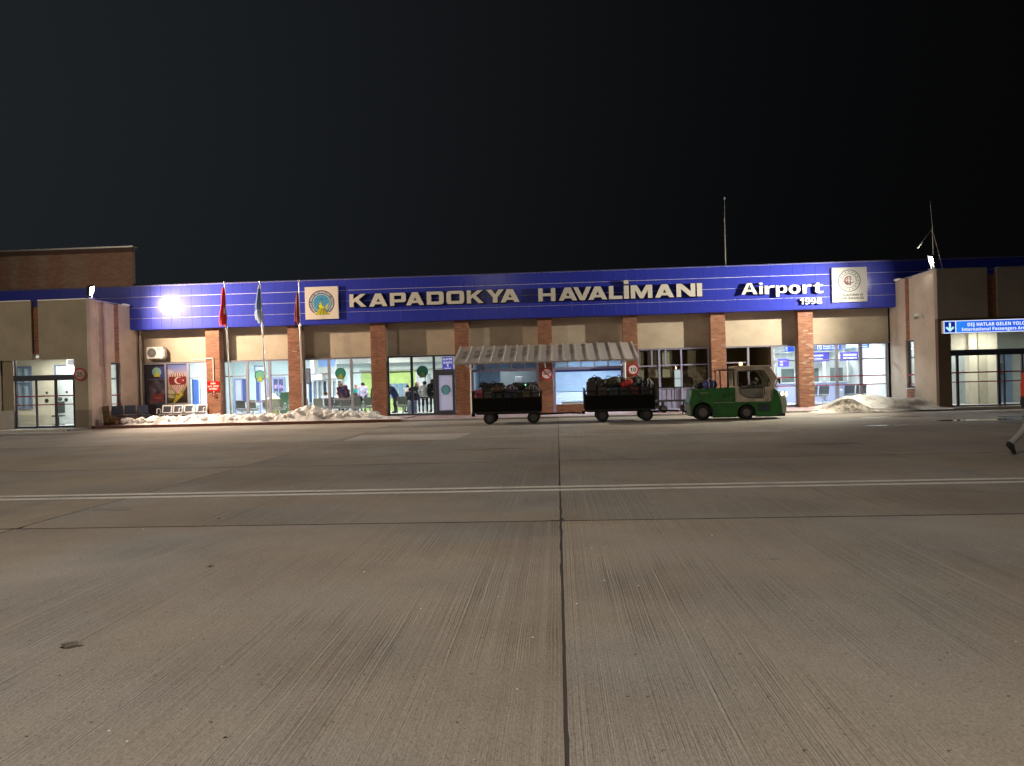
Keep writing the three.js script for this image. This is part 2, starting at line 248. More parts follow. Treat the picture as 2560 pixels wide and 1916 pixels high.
// brick pillars
const brickTone = (pale = 0) => { if (pale >= 1) { const k = rr(0.85, 1.15), m = pale - 1; return [k * (0.46 + 0.04 * m), k * (0.24 + 0.12 * m), k * (0.17 + 0.1 * m)]; } const k = rr(0.72, 1.2), p = rnd() < pale; return p ? [0.36 * k, 0.25 * k, 0.17 * k] : [0.27 * k, rr(0.105, 0.13) * k, rr(0.058, 0.075) * k]; };
function brickwork(x0, x1, y0, y1, zf, depth, pale = () => 0, sides = true) {
  const B = new Boxes(), n = Math.round((y1 - y0) / 0.075), ch = (y1 - y0) / n, j = 0.005;
  for (let i = 0; i < n; i++) {
    const ya = y0 + i * ch + j, yb = y0 + (i + 1) * ch - j, off = i % 2 ? 0.1175 : 0;
    for (let a = x0 - off; a < x1 - 0.01; a += 0.235) {
      const p = Math.max(x0, a) + (a > x0 ? j : 0), q = Math.min(x1, a + 0.235) - (a + 0.235 < x1 ? j : 0); if (q - p < 0.03) continue;
      const pr = rr(0, 0.004); B.add(p, q, ya, yb, zf - 0.1, zf - 0.004 + pr, brickTone(pale((p + q) / 2, ya)));
    }
    if (sides) for (const s of [0, 1]) for (let a = zf - 0.105 + (i % 2 ? 0 : 0.06); a > zf - depth + 0.02; a -= 0.235) {
      const b = Math.max(zf - depth, a - 0.235) + j, t = Math.min(zf - 0.105, a) - j; if (t - b < 0.03) continue;
      s ? B.add(x1 - 0.1, x1 - 0.001, ya, yb, b, t, brickTone(0)) : B.add(x0 + 0.001, x0 + 0.1, ya, yb, b, t, brickTone(0));
    }
  }
  return B.geo();
}
const pillars = [[-17.795, -17.077], [-13.538, -12.86], [-9.3, -8.56], [-5.054, -4.343], [-0.91, -0.21], [3.29, 4.0], [7.56, 8.26], [11.74, 12.456]];
pillars.forEach(([a, b], i) => {
  const g = part(term, 'brick_pillar', bx(a + 0.01, b - 0.01, 0, 4.9, ZW - 0.3, ZP - 0.012), M.mortar);
  const k = i === 7 ? 0.16 : 0.015;
  stuffPart(g, 'brickwork', brickwork(a, b, 0.02, 4.88, ZP, 0.42, (x, y) => (i === 7 && y > 0.9 && y < 3.8 && x > a + 0.22 ? k * (1.4 + 0.6 * Math.sin(y * 9)) : 0.015)), M.brick);
});
// window bays
function glazing(name, x0, x1, y0, y1, cols, o = {}) { // cols: [x, transoms...] per light; kinds of filling in o.fill
  const g = new THREE.Group(); g.name = name; term.add(g);
  const fm = o.mat || M.alu, w = o.w || 0.055, d = 0.1, zf = ZG + 0.075, bars = [bx(x0, x1, y1 - 0.07, y1, zf - d, zf), bx(x0, x1, y0, y0 + 0.08, zf - d, zf), bx(x0, x0 + 0.06, y0 + 0.08, y1 - 0.07, zf - d, zf), bx(x1 - 0.06, x1, y0 + 0.08, y1 - 0.07, zf - d, zf)];
  cols.forEach(([xa, xb, ...ts], i) => {
    if (i) bars.push(bx(cols[i - 1][1], xa, y0 + 0.08, y1 - 0.07, zf - d, zf + 0.035));
    const ys = [y0 + 0.08, ...ts, y1 - 0.07];
    ts.forEach(t => bars.push(bx(xa, xb, t - 0.028, t + 0.028, zf - d + 0.01, zf - 0.005)));
    for (let k = 0; k + 1 < ys.length; k++) {
      const f = o.fill && o.fill[i + ',' + k]; if (f === null) continue;
      part(g, f ? 'panel' : 'pane', sheet(xa - 0.01, xb + 0.01, ys[k] - (k ? 0 : 0.01), ys[k + 1] + 0.01, ZG + 0.02), f || M.pane);
    }
  });
  part(g, 'frame', mg(bars), fm); return g;
}
// poster prints of the first bay
const texBalloon = canvasTex(256, 512, (x, W, H) => {
  let gr = x.createLinearGradient(0, 0, 30, H); gr.addColorStop(0, '#6f86d6'); gr.addColorStop(0.28, '#c9b9cf'); gr.addColorStop(0.55, '#bfa98c'); gr.addColorStop(0.8, '#8a7b3a'); gr.addColorStop(1, '#3a3524'); x.fillStyle = gr; x.fillRect(0, 0, W, H);
  x.fillStyle = 'rgba(40,34,24,0.75)'; x.beginPath(); x.moveTo(W, 250); x.lineTo(W, H); x.lineTo(90, H); x.lineTo(190, 380); x.fill();
  x.fillStyle = 'rgba(214,190,70,0.8)'; x.beginPath(); x.moveTo(140, 330); x.lineTo(195, 400); x.lineTo(80, 512); x.lineTo(60, 512); x.fill();
  x.fillStyle = 'rgba(235,225,215,0.6)'; for (const [a, b, c, d] of [[30, 360, 60, 26], [40, 420, 50, 18], [20, 100, 60, 30]]) { x.beginPath(); x.ellipse(a, b, c, d, 0.2, 0, 7); x.fill(); }
  const cx = 128, cy = 205, R = 108; x.save(); x.beginPath(); x.moveTo(cx - R, cy); x.bezierCurveTo(cx - R, cy - 128, cx + R, cy - 128, cx + R, cy); x.bezierCurveTo(cx + R, cy + 90, cx + 34, cy + 120, cx + 16, cy + 172); x.lineTo(cx - 16, cy + 172); x.bezierCurveTo(cx - 34, cy + 120, cx - R, cy + 90, cx - R, cy); x.clip();
  x.fillStyle = '#8c2a2c'; x.fillRect(0, 0, W, H); x.fillStyle = '#ead9c6';
  for (let i = -3; i <= 3; i++) { x.beginPath(); x.moveTo(cx + i * 8 - 4, cy - 100); x.quadraticCurveTo(cx + i * 30 - 9, cy - 80, cx + i * 32 - 10, cy - 40); x.lineTo(cx + i * 32 + 10, cy - 40); x.quadraticCurveTo(cx + i * 30 + 9, cy - 80, cx + i * 8 + 4, cy - 100); x.fill(); x.beginPath(); x.moveTo(cx + i * 25 - 7, cy + 66); x.lineTo(cx + i * 25 + 7, cy + 66); x.lineTo(cx + i * 5 + 2, cy + 175); x.lineTo(cx + i * 5 - 2, cy + 175); x.fill(); }
  x.fillStyle = '#f0e2d2'; x.beginPath(); x.arc(cx + 8, cy + 10, 46, 0, 7); x.fill(); x.fillStyle = '#a03234'; x.beginPath(); x.arc(cx + 20, cy + 10, 37, 0, 7); x.fill();
  x.fillStyle = '#f0e2d2'; x.beginPath(); for (let k = 0; k < 10; k++) { const t = k * Math.PI / 5, r = k % 2 ? 6 : 15; x.lineTo(cx + 66 + Math.cos(t) * r, cy + 10 + Math.sin(t) * r); } x.fill(); x.restore();
  x.fillStyle = '#2c2016'; x.fillRect(cx - 12, cy + 186, 24, 14);
});
const texSmoke = canvasTex(256, 640, (x, W, H) => {
  x.fillStyle = '#24252e'; x.fillRect(0, 0, W, H);
  for (let i = 0; i < 60; i++) { const a = rr(60, W), b = rr(190, H), r = rr(14, 55), g = x.createRadialGradient(a, b, 1, a, b, r); g.addColorStop(0, 'rgba(150,130,140,0.25)'); g.addColorStop(1, 'rgba(150,130,140,0)'); x.fillStyle = g; x.fillRect(a - r, b - r, 2 * r, 2 * r); }
  x.fillStyle = '#3b3c78'; x.fillRect(180, 30, 76, 130); x.fillStyle = '#74a09a'; x.beginPath(); x.arc(150, 90, 54, 0, 7); x.fill(); x.fillStyle = '#b5a838'; x.beginPath(); x.moveTo(150, 70); x.lineTo(190, 145); x.lineTo(118, 145); x.fill();
  x.fillStyle = 'rgba(170,160,170,0.5)'; x.fillRect(30, 172, W, 6);
  x.strokeStyle = '#8a2f2c'; x.lineWidth = 7; x.strokeRect(88, 350, 130, 78); x.fillStyle = 'rgba(110,50,52,0.85)'; x.fillRect(92, 354, 122, 70); x.fillStyle = '#a06a62'; x.font = 'bold 20px sans-serif'; x.textAlign = 'center'; x.fillText('GİRİLMEZ', 153, 398);
});
const printMat = t => new THREE.MeshStandardMaterial({ map: t, roughness: 0.35 });
{ const g = glazing('window_bay', -21.36, -17.84, 0.14, 3.12, [[-21.3, -20.17], [-20.08, -18.99, 1.0], [-18.88, -17.9, 2.3]], { fill: { '0,0': printMat(texSmoke), '1,1': new THREE.MeshStandardMaterial({ map: texBalloon, color: new THREE.Color().setRGB(0.5, 0.5, 0.52), roughness: 0.35 }), '1,0': M.aluDark } });
  part(g, 'door_handle', cyl([-20.24, 1.1, ZG + 0.12], [-20.24, 1.5, ZG + 0.12], 0.018), M.black); }
const W2 = glazing('window_bay', -17.06, -13.55, 0.16, 3.12, [[-17.0, -15.9, 2.33], [-15.78, -14.72, 1.0], [-14.6, -13.61, 2.33]]);
const W3 = glazing('window_bay', -12.85, -9.32, 0.16, 3.12, [[-12.75, -11.64, 2.335], [-11.52, -10.48, 1.0], [-10.36, -9.38, 2.335]]);
const W4 = glazing('window_bay', -8.55, -5.07, 0.12, 3.12, [[-8.47, -7.39, 2.32], [-7.27, -6.25, 1.0], [-6.13, -5.13, 2.36]], { mat: M.aluDark, fill: { '2,0': null } });
{ // glazed door with a frosted pane
  const d = new THREE.Group(); d.name = 'entrance_door'; term.add(d);
  const zf = ZG + 0.1; part(d, 'door_frame', mg([bx(-6.12, -5.97, 0.2, 2.33, zf - 0.06, zf), bx(-5.28, -5.14, 0.2, 2.33, zf - 0.06, zf), bx(-5.97, -5.28, 2.1, 2.33, zf - 0.06, zf), bx(-5.97, -5.28, 0.2, 0.33, zf - 0.06, zf)]), M.aluDark);
  part(d, 'pane', rbx(-5.98, -5.27, 0.32, 2.11, zf - 0.04, zf - 0.03, 0.004, 1), new THREE.MeshPhysicalMaterial({ color: new THREE.Color().setRGB(0.72, 0.74, 0.92), roughness: 0.7, transmission: 0.55, thickness: 0 }));
  part(d, 'door_handle', tube([[-5.33, 1.0, zf], [-5.33, 1.0, zf + 0.06], [-5.33, 1.38, zf + 0.06], [-5.33, 1.38, zf]], 0.014), M.chrome);
}
// round window stickers
const texSticker = (bg, fg) => canvasTex(256, 256, (x, W) => { x.fillStyle = bg; x.fillRect(0, 0, W, W); x.strokeStyle = 'rgba(10,40,40,0.6)'; x.lineWidth = 20; x.beginPath(); x.arc(128, 118, 112, 0, 7); x.stroke(); x.fillStyle = fg; x.beginPath(); x.moveTo(128, 120); x.lineTo(150, 150); x.lineTo(196, 236); x.lineTo(60, 236); x.lineTo(106, 150); x.fill(); });
function stickerGeo(cx, cy, r, z) { const s = new THREE.Shape(); const a0 = -Math.PI / 2 + 0.55; s.moveTo(cx + Math.cos(a0) * r, cy + Math.sin(a0) * r); s.absarc(cx, cy, r, a0, -Math.PI / 2 - 0.55 + 2 * Math.PI, false); s.lineTo(cx - 0.6 * r, cy - 1.08 * r); s.lineTo(cx + 0.6 * r, cy - 1.08 * r); s.closePath(); const g = extrude(s, 0.004, 0, 24).translate(0, 0, z), p = g.attributes.position, uv = g.attributes.uv; for (let i = 0; i < p.count; i++) uv.setXY(i, (p.getX(i) - cx) / (2 * r) + 0.5, (p.getY(i) - cy + 1.08 * r) / (2.08 * r)); return g; }
for (const [w, x, y, r, bg, fg] of [[W2, -15.19, 2.32, 0.285, '#5f9d86', '#a8a63c'], [W3, -11.0, 2.33, 0.285, '#2f7d68', '#9a962c'], [W4, -6.79, 2.32, 0.29, '#0f5f55', '#4f6a2a']])
  part(w, 'sticker', stickerGeo(x, y, r, ZG + 0.03), printMat(texSticker(bg, fg)));
part(W4, 'sticker', stickerGeo(-5.62, 1.37, 0.235, ZG + 0.09), printMat(texSticker('#63a5b8', '#6fb0bb')));
// red glass guard rails and the passport hall windows
const W9 = glazing('window_bay', 12.46, 16.08, 0.14, 3.14, [[12.55, 13.62, 2.36], [13.75, 14.75, 2.36], [14.9, 15.95, 2.36]]);
part(W9, 'guard_rail', mg([bx(12.5, 15.98, 1.51, 1.56, ZG + 0.11, ZG + 0.14), bx(12.5, 15.98, 1.09, 1.135, ZG + 0.11, ZG + 0.14)]), M.railRed);
const W8 = glazing('window_bay', 8.3, 11.75, 0.12, 3.14, [[8.36, 9.37, 2.34], [9.47, 10.53], [10.65, 11.68, 2.36]], { fill: { '0,0': M.paneDark, '0,1': M.paneDark, '1,0': M.paneDark } });
part(W8, 'guard_rail', mg([bx(10.6, 11.7, 1.51, 1.56, ZG + 0.11, ZG + 0.14), bx(10.6, 11.7, 1.09, 1.135, ZG + 0.11, ZG + 0.14)]), M.railRed);
const W7 = glazing('window_bay', 4.03, 7.52, 0.08, 3.14, [[4.1, 5.03, 2.28], [5.13, 6.12, 1.16, 2.3], [6.2, 7.46, 1.16, 2.3]], { mat: M.aluBlue, fill: { '0,0': M.paneDark, '0,1': M.paneDark, '1,1': M.paneDark, '1,2': M.paneDark, '2,1': M.paneDark, '2,2': M.paneDark, '1,0': std(0.26, 0.26, 0.38, 0.5), '2,0': std(0.22, 0.22, 0.33, 0.5) } });
part(W7, 'mullion', mg([4.72, 5.4].map(x => bx(x - 0.03, x + 0.03, 2.31, 3.07, ZG + 0.02, ZG + 0.08))), M.aluBlue);
for (let i = 0; i < 9; i++) part(W7, 'cladding_rib', bx(5.18 + i * 0.25, 5.2 + i * 0.25, 0.2, 1.1, ZG + 0.02, ZG + 0.045), M.aluBlue);
for (const [a, b] of [[4.12, 4.33], [4.53, 5.02], [5.25, 5.75], [6.5, 6.9]]) part(W7, 'blind', sheet(a, b, 1.7, 3.02, ZG - 0.12), std(0.38, 0.4, 0.33, 0.8));
part(W7, 'blind', sheet(6.75, 7.4, 0.9, 2.2, ZG - 0.25), std(0.3, 0.29, 0.22, 0.8));
// the two open baggage bays under the canopy
function baggageBay(x0, x1, low) {
  const g = new THREE.Group(); g.name = 'baggage_bay'; term.add(g); const zf = ZG + 0.08, n = 5, w = (x1 - x0 - 0.12) / n, bars = [bx(x0, x0 + 0.12, 0.1, 2.7, zf - 0.12, zf), bx(x1 - 0.12, x1, 0.1, 2.7, zf - 0.12, zf), bx(x0 + 0.12, x1 - 0.12, 2.2, 2.34, zf - 0.12, zf), bx(x0, x1, 2.66, 3.12, zf - 0.12, zf)];
  for (let i = 0; i <= n; i++) bars.push(bx(x0 + 0.06 + i * w - 0.035, x0 + 0.06 + i * w + 0.035, 2.34, 2.66, zf - 0.1, zf - 0.01));
  part(g, 'frame', mg(bars), M.aluBlue);
  for (let i = 0; i < n; i++) part(g, 'pane', sheet(x0 + 0.1 + i * w, x0 + 0.02 + (i + 1) * w, 2.33, 2.67, ZG), i === 0 ? M.paneDark : M.pane);
  if (low) { part(g, 'shutter_box', mg([bx(x0 + 0.12, x1 - 0.12, 2.1, 2.2, zf - 0.05, zf + 0.02)]), M.navy); const s = part(g, 'sill_wall', bx(x0 + 0.1, x1 - 0.1, 0.05, 0.49, zf - 0.2, zf - 0.02), M.mortar); stuffPart(s, 'brickwork', brickwork(x0 + 0.1, x1 - 0.1, 0.06, 0.48, zf, 0.1, () => 0, false), M.brick); }
  else part(g, 'pane', sheet(x0 + 0.12, x1 - 0.12, 0.2, 2.2, ZG), M.pane);
}
baggageBay(-4.32, -0.92, false); baggageBay(-0.2, 3.28, true);
for (const x of [-4.27, 3.33]) part(term, 'downpipe', cyl([x, 0.1, ZP + 0.06], [x, 2.7, ZP + 0.06], 0.05), M.white);
part(term, 'downpipe', cyl([-21.38, 0.12, ZW + 0.09], [-21.38, 4.8, ZW + 0.09], 0.05), M.wall);
// low brick plinth by the third pillar
{ const s = part(term, 'plinth', bx(-14.65, -12.86, 0.1, 0.31, ZW - 0.05, ZW + 0.08), M.mortar); stuffPart(s, 'brickwork', brickwork(-14.65, -13.54, 0.1, 0.31, ZW + 0.1, 0.1, () => 0, false), M.brick); }

// fascia of square panels
const fascia = part(term, 'fascia', bx(-31, 25, 4.84, 7.0, ZW - 0.02, ZF - 0.035), M.joint);
part(fascia, 'soffit', bx(-21.5, 16.25, 4.8, 4.84, ZW, ZF - 0.01), M.blue);
part(fascia, 'coping', bx(-31, 25, 7.0, 7.04, ZW - 0.05, ZF + 0.02), std(0.06, 0.06, 0.2, 0.5));
const FC = 71, fx0 = -21.49, fw = 37.73 / FC, fy0 = 4.83, fh = 0.5425, pg = [0, 1, 2].map(k => new RoundedBoxGeometry(fw - 0.005, fh - 0.022, 0.032, 1, 0.004));
for (let r = 0; r < 4; r++) for (let c = 0; c < FC; c++) {
  const m = part(fascia, 'fascia_panel', pg[(r + c) % 3], M.blue);
  m.position.set(fx0 + (c + 0.5) * fw, fy0 + (r + 0.5) * fh, ZF - 0.017); m.rotation.set(rr(-0.0028, 0.0028), rr(-0.0028, 0.0028), 0);
}
{ const B = []; for (let r = 0; r < 4; r++) for (const a of [-21.49 - 18 * fw, 16.24]) for (let q = 0, x = a; q < (a < 0 ? 18 : 16); q++, x = a + q * fw) B.push(bx(x, x + fw - 0.005, fy0 + r * fh, fy0 + (r + 1) * fh - 0.022, ZF - 0.033, ZF - 0.001)); stuffPart(fascia, 'far_panels', mg(B), M.blue); }

// ---------- fascia lettering ----------
const GL = {
  K: [[[0, 0], [0.24, 0], [0.24, 0.33], [0.36, 0.43], [0.7, 0], [1, 0], [0.55, 0.57], [0.97, 1], [0.66, 1], [0.24, 0.62], [0.24, 1], [0, 1]]],
  A: [[[0, 0], [0.25, 0], [0.33, 0.17], [0.67, 0.17], [0.75, 0], [1, 0], [0.66, 1], [0.34, 1]], [[0.41, 0.36], [0.59, 0.36], [0.5, 0.62]]],
  P: [[[0, 0], [0.26, 0], [0.26, 0.27], [1, 0.27, 0.2], [1, 1, 0.2], [0, 1]], [[0.26, 0.49], [0.73, 0.49, 0.06], [0.73, 0.78, 0.06], [0.26, 0.78]]],
  D: [[[0, 0], [1, 0, 0.26], [1, 1, 0.26], [0, 1]], [[0.25, 0.23], [0.73, 0.23, 0.08], [0.73, 0.77, 0.08], [0.25, 0.77]]],
  O: [[[0, 0, 0.26], [1, 0, 0.26], [1, 1, 0.26], [0, 1, 0.26]], [[0.25, 0.23, 0.08], [0.75, 0.23, 0.08], [0.75, 0.77, 0.08], [0.25, 0.77, 0.08]]],
  Y: [[[0.37, 0], [0.63, 0], [0.63, 0.4], [1, 1], [0.7, 1], [0.5, 0.63], [0.3, 1], [0, 1], [0.37, 0.4]]],
  H: [[[0, 0], [0.25, 0], [0.25, 0.38], [0.75, 0.38], [0.75, 0], [1, 0], [1, 1], [0.75, 1], [0.75, 0.61], [0.25, 0.61], [0.25, 1], [0, 1]]],
  V: [[[0.36, 0], [0.64, 0], [1, 1], [0.73, 1], [0.5, 0.32], [0.27, 1], [0, 1]]],
  L: [[[0, 0], [1, 0], [1, 0.24], [0.33, 0.24], [0.33, 1], [0, 1]]],
  I: [[[0, 0], [1, 0], [1, 1], [0, 1]]],
  M: [[[0, 0], [0.2, 0], [0.2, 0.62], [0.42, 0], [0.58, 0], [0.8, 0.62], [0.8, 0], [1, 0], [1, 1], [0.72, 1], [0.5, 0.42], [0.28, 1], [0, 1]]],
  N: [[[0, 0], [0.24, 0], [0.24, 0.6], [0.72, 0], [1, 0], [1, 1], [0.76, 1], [0.76, 0.4], [0.28, 1], [0, 1]]],
};
const letterFace = std(0.62, 0.59, 0.54, 0.55);
function letterMesh(parent, shapes, z0 = ZF + 0.08, th = 0.1) {
  const m = part(parent, 'letter', extrude(shapes, th, 0, 6).translate(0, 0, z0), [letterFace, M.black]);
  part(m, 'letter_rim', extrude(shapes, th * 0.6, 0.022, 6).translate(0, 0, z0 + 0.002), M.black); return m;
}
function polyLetters(name, label, list, y0, y1) {
  const g = thing(name, label, 'lettering');
  for (const [ch, a, b] of list) {
    const to = p => [a + p[0] * (b - a), y0 + p[1] * (y1 - y0), p[2] === undefined ? undefined : p[2] * (y1 - y0)];
    const [out, hole] = GL[ch], s = roundedShape(out.map(to), 0.012); if (hole) s.holes.push(new THREE.Path(roundedShape(hole.map(to).reverse(), 0.01).getPoints(4)));
    letterMesh(g, s);
  }
  return g;
}
polyLetters('facade_lettering', 'wide white capitals KAPADOKYA on the blue fascia', [['K', -10.18, -9.34], ['A', -9.19, -8.285], ['P', -8.148, -7.359], ['A', -7.348, -6.453], ['D', -6.311, -5.473], ['O', -5.337, -4.464], ['K', -4.329, -3.506], ['Y', -3.361, -2.503], ['A', -2.663, -1.744]], 5.585, 6.225);
const hav = polyLetters('facade_lettering', 'wide white capitals HAVALİMANI on the blue fascia', [['H', -0.812, 0.012], ['A', 0.172, 1.073], ['V', 0.888, 1.761], ['A', 1.618, 2.526], ['L', 2.621, 3.263], ['I', 3.343, 3.579], ['M', 3.674, 4.706], ['A', 4.838, 5.752], ['N', 5.867, 6.768], ['I', 6.847, 7.091]], 5.57, 6.21);
part(letterMesh(hav, roundedShape([[3.35, 6.285], [3.57, 6.285], [3.57, 6.47], [3.35, 6.47]], 0.012)), 'letter_stay', bx(3.44, 3.48, 6.19, 6.3, ZF, ZF + 0.08), M.black);
const font = await new FontLoader().loadAsync('fonts/droid/droid_sans_bold.typeface.json');
function fontLetters(name, label, list, th) {
  const g = thing(name, label, 'lettering');
  for (const [ch, a, b, y0, y1] of list) {
    const t = new TextGeometry(ch, { font, size: 1, depth: th, curveSegments: 6, bevelEnabled: false }); t.computeBoundingBox(); const q = t.boundingBox, sx = (b - a) / (q.max.x - q.min.x), sy = (y1 - y0) / (q.max.y - q.min.y);
    t.translate(-q.min.x, -q.min.y, 0).scale(sx, sy, 1).translate(a, y0, ZF + 0.08); const m = part(g, 'letter', t, [letterFace, M.black]);
    part(m, 'letter_stay', bx((a + b) / 2 - 0.02, (a + b) / 2 + 0.02, (y0 + y1) / 2 - 0.1, (y0 + y1) / 2 + 0.1, ZF - 0.002, ZF + 0.082), M.black);
  }
}
fontLetters('facade_lettering', 'white lettering Airport in mixed case on the blue fascia', [['A', 8.96, 9.72, 5.585, 6.135], ['i', 9.8, 9.98, 5.58, 6.14], ['r', 10.06, 10.53, 5.57, 5.99], ['p', 10.59, 11.13, 5.44, 5.98], ['o', 11.19, 11.75, 5.555, 5.985], ['r', 11.85, 12.26, 5.56, 5.985], ['t', 12.35, 12.81, 5.545, 6.05]], 0.1);
fontLetters('facade_lettering', 'small white date 1998 on the blue fascia', [['1', 11.72, 11.9, 5.035, 5.325], ['9', 11.95, 12.21, 5.03, 5.33], ['9', 12.23, 12.49, 5.03, 5.33], ['8', 12.51, 12.77, 5.03, 5.33]], 0.05);

// ---------- signs ----------
function signBox(name, label, x0, x1, y0, y1, z, th, tex, edge, category = 'sign', rough = 0.4) {
  const g = thing(name, label, category, undefined, (x0 + x1) / 2, y0, z); const w = x1 - x0, h = y1 - y0;
  part(g, 'sign_case', rbx(-w / 2, w / 2, 0, h, -th, -0.002, 0.02, 2), edge); part(g, 'sign_face', sheet(-w / 2 + 0.01, w / 2 - 0.01, 0.01, h - 0.01, 0.001), new THREE.MeshPhysicalMaterial({ map: tex, roughness: rough, specularIntensity: 0.12 })); return g;
}
function arcText(x, s, cx, cy, R, a0, a1, size) { x.font = `bold ${size}px sans-serif`; x.textAlign = 'center'; x.textBaseline = 'middle'; const n = s.length; for (let i = 0; i < n; i++) { const t = a0 + (a1 - a0) * (i + 0.5) / n; x.save(); x.translate(cx + Math.cos(t) * R, cy + Math.sin(t) * R); x.rotate(t + Math.PI / 2); x.fillText(s[i], 0, 0); x.restore(); } }
signBox('emblem_sign', 'square cream sign with round blue emblem beside the big capitals', -12.45, -10.765, 5.04, 6.665, ZF + 0.12, 0.11, canvasTex(512, 512, (x, W) => {
  x.fillStyle = '#dcd0c4'; x.fillRect(0, 0, W, W); const c = 256, cy = 256;
  x.fillStyle = '#2d2a30'; x.beginPath(); x.arc(c, cy, 200, 0, 7); x.fill(); x.fillStyle = '#6e7688'; x.beginPath(); x.arc(c, cy, 192, 0, 7); x.fill();
  x.fillStyle = '#e4ded6'; arcText(x, 'DEVLET HAVA MEYDANLARI İŞLETMESİ', c, cy, 170, Math.PI * 0.72, Math.PI * 2.28, 34);
  x.fillStyle = '#23262c'; x.beginPath(); x.arc(c, cy, 148, 0, 7); x.fill(); x.fillStyle = '#c9d3cf'; x.beginPath(); x.arc(c, cy, 141, 0, 7); x.fill(); x.fillStyle = '#4f93b8'; x.beginPath(); x.arc(c, cy, 132, 0, 7); x.fill();
  x.strokeStyle = '#2f5870'; x.lineWidth = 4; x.beginPath(); x.moveTo(170, 200); x.lineTo(342, 196); x.stroke(); x.fillStyle = '#24424f'; x.beginPath(); x.ellipse(256, 194, 7, 17, 0, 0, 7); x.fill();
  x.fillStyle = '#dcd0c4'; x.beginPath(); x.moveTo(150, 400); x.lineTo(366, 400); x.lineTo(400, 460); x.lineTo(110, 460); x.fill();
  const yl = (c2, pts) => { x.fillStyle = c2; x.beginPath(); pts.forEach((p, i) => i ? x.lineTo(...p) : x.moveTo(...p)); x.fill(); };
  yl('#b7b23c', [[140, 446], [196, 380], [214, 330], [262, 318], [330, 400], [390, 446]]); yl('#d9cf2e', [[244, 236], [262, 300], [300, 330], [270, 345], [222, 340], [206, 300], [222, 268]]); yl('#cfc544', [[300, 336], [350, 270], [366, 262], [340, 340], [312, 366]]); yl('#8fae6a', [[276, 250], [296, 318], [286, 318]]);
  x.strokeStyle = '#4a4420'; x.lineWidth = 7; for (const [a, b, d, e] of [[252, 350, 236, 446], [272, 344, 290, 446], [292, 344, 336, 446], [306, 348, 372, 446]]) { x.beginPath(); x.moveTo(a, b); x.lineTo(d, e); x.stroke(); } x.beginPath(); x.arc(236, 312, 36, 0.6 * Math.PI, 1.5 * Math.PI); x.stroke();
}), std(0.6, 0.56, 0.52, 0.5));
signBox('ministry_sign', 'square white sign with ringed globe emblem at right end of the fascia', 13.25, 14.9, 5.08, 6.74, ZF + 0.1, 0.09, canvasTex(512, 512, (x, W) => {
  x.fillStyle = '#b4b3b1'; x.fillRect(0, 0, W, W); const c = 254, cy = 196; x.strokeStyle = '#121010'; x.lineWidth = 8; x.beginPath(); x.arc(c, cy, 160, 0, 7); x.stroke(); x.lineWidth = 5; x.beginPath(); x.arc(c, cy, 104, 0, 7); x.stroke();
  x.fillStyle = '#141212'; for (let i = 0; i < 16; i++) { const t = i / 16 * 2 * Math.PI - Math.PI / 2; x.beginPath(); for (let k = 0; k < 10; k++) { const u = t + k * Math.PI / 5, r = k % 2 ? 5 : 11; x.lineTo(c + Math.cos(t) * 132 + Math.cos(u) * r, cy + Math.sin(t) * 132 + Math.sin(u) * r); } x.fill(); }
  x.strokeStyle = '#5a0f16'; x.lineWidth = 7; x.save(); x.beginPath(); x.rect(c - 90, cy - 80, 118, 160); x.clip(); x.beginPath(); x.arc(c - 6, cy, 66, 0, 7); x.stroke(); for (const k of [0.35, 0.75]) { x.beginPath(); x.ellipse(c - 6, cy, 66 * k, 66, 0, 0, 7); x.stroke(); } for (const k of [-40, -14, 12, 40]) { x.beginPath(); x.moveTo(c - 70, cy + k); x.quadraticCurveTo(c, cy + k + 8, c + 40, cy + k - 2); x.stroke(); } x.restore();
  x.strokeStyle = '#40282c'; x.lineWidth = 11; x.beginPath(); x.moveTo(c - 70, cy - 8); x.quadraticCurveTo(c - 100, cy + 18, c - 20, cy + 34); x.quadraticCurveTo(c + 30, cy + 40, c + 68, cy + 18); x.stroke();
  x.strokeStyle = '#7a6a6c'; x.lineWidth = 5; x.beginPath(); x.arc(c + 36, cy - 28, 13, 0.6, 5.6); x.stroke();
  x.fillStyle = '#151111'; x.font = 'bold 43px sans-serif'; x.textAlign = 'center'; x.fillText('T.C. ULAŞTIRMA VE', 258, 425, 412); x.fillText('ALTYAPI BAKANLIĞI', 258, 475, 412);
}), std(0.7, 0.7, 0.69, 0.5), 'sign', 0.5);
function discSign(name, label, x, y, z, r, draw) {
  const g = thing(name, label, 'sign', undefined, x, y, z);
  part(g, 'sign_plate', new THREE.CylinderGeometry(r, r, 0.02, 40).rotateX(Math.PI / 2).translate(0, 0, -0.011), std(0.4, 0.4, 0.4, 0.4, { metalness: 0.6 }));
  part(g, 'sign_face', new THREE.CircleGeometry(r - 0.004, 40).translate(0, 0, 0.001), new THREE.MeshStandardMaterial({ roughness: 0.4, map: canvasTex(256, 256, draw) })); part(g, 'bracket', bx(-0.03, 0.03, -0.1, 0.1, -0.05, -0.021), M.chrome);
}
const limit = (n, bg = '#dcd6d6') => (x, W) => { x.fillStyle = '#a82626'; x.fillRect(0, 0, W, W); x.fillStyle = bg; x.beginPath(); x.arc(128, 128, 92, 0, 7); x.fill(); x.fillStyle = '#15181c'; x.font = 'bold 118px sans-serif'; x.textAlign = 'center'; x.textBaseline = 'middle'; x.fillText(n, 128, 134); };
discSign('speed_sign', 'round red ringed speed sign reading 25 on left wing pier', -21.9, 2.55, -34.13, 0.3, limit('25', '#b3a197'));
discSign('speed_sign', 'round red ringed speed sign reading 10 beside the canopy', 3.73, 2.13, ZP + 0.06, 0.3, limit('10'));
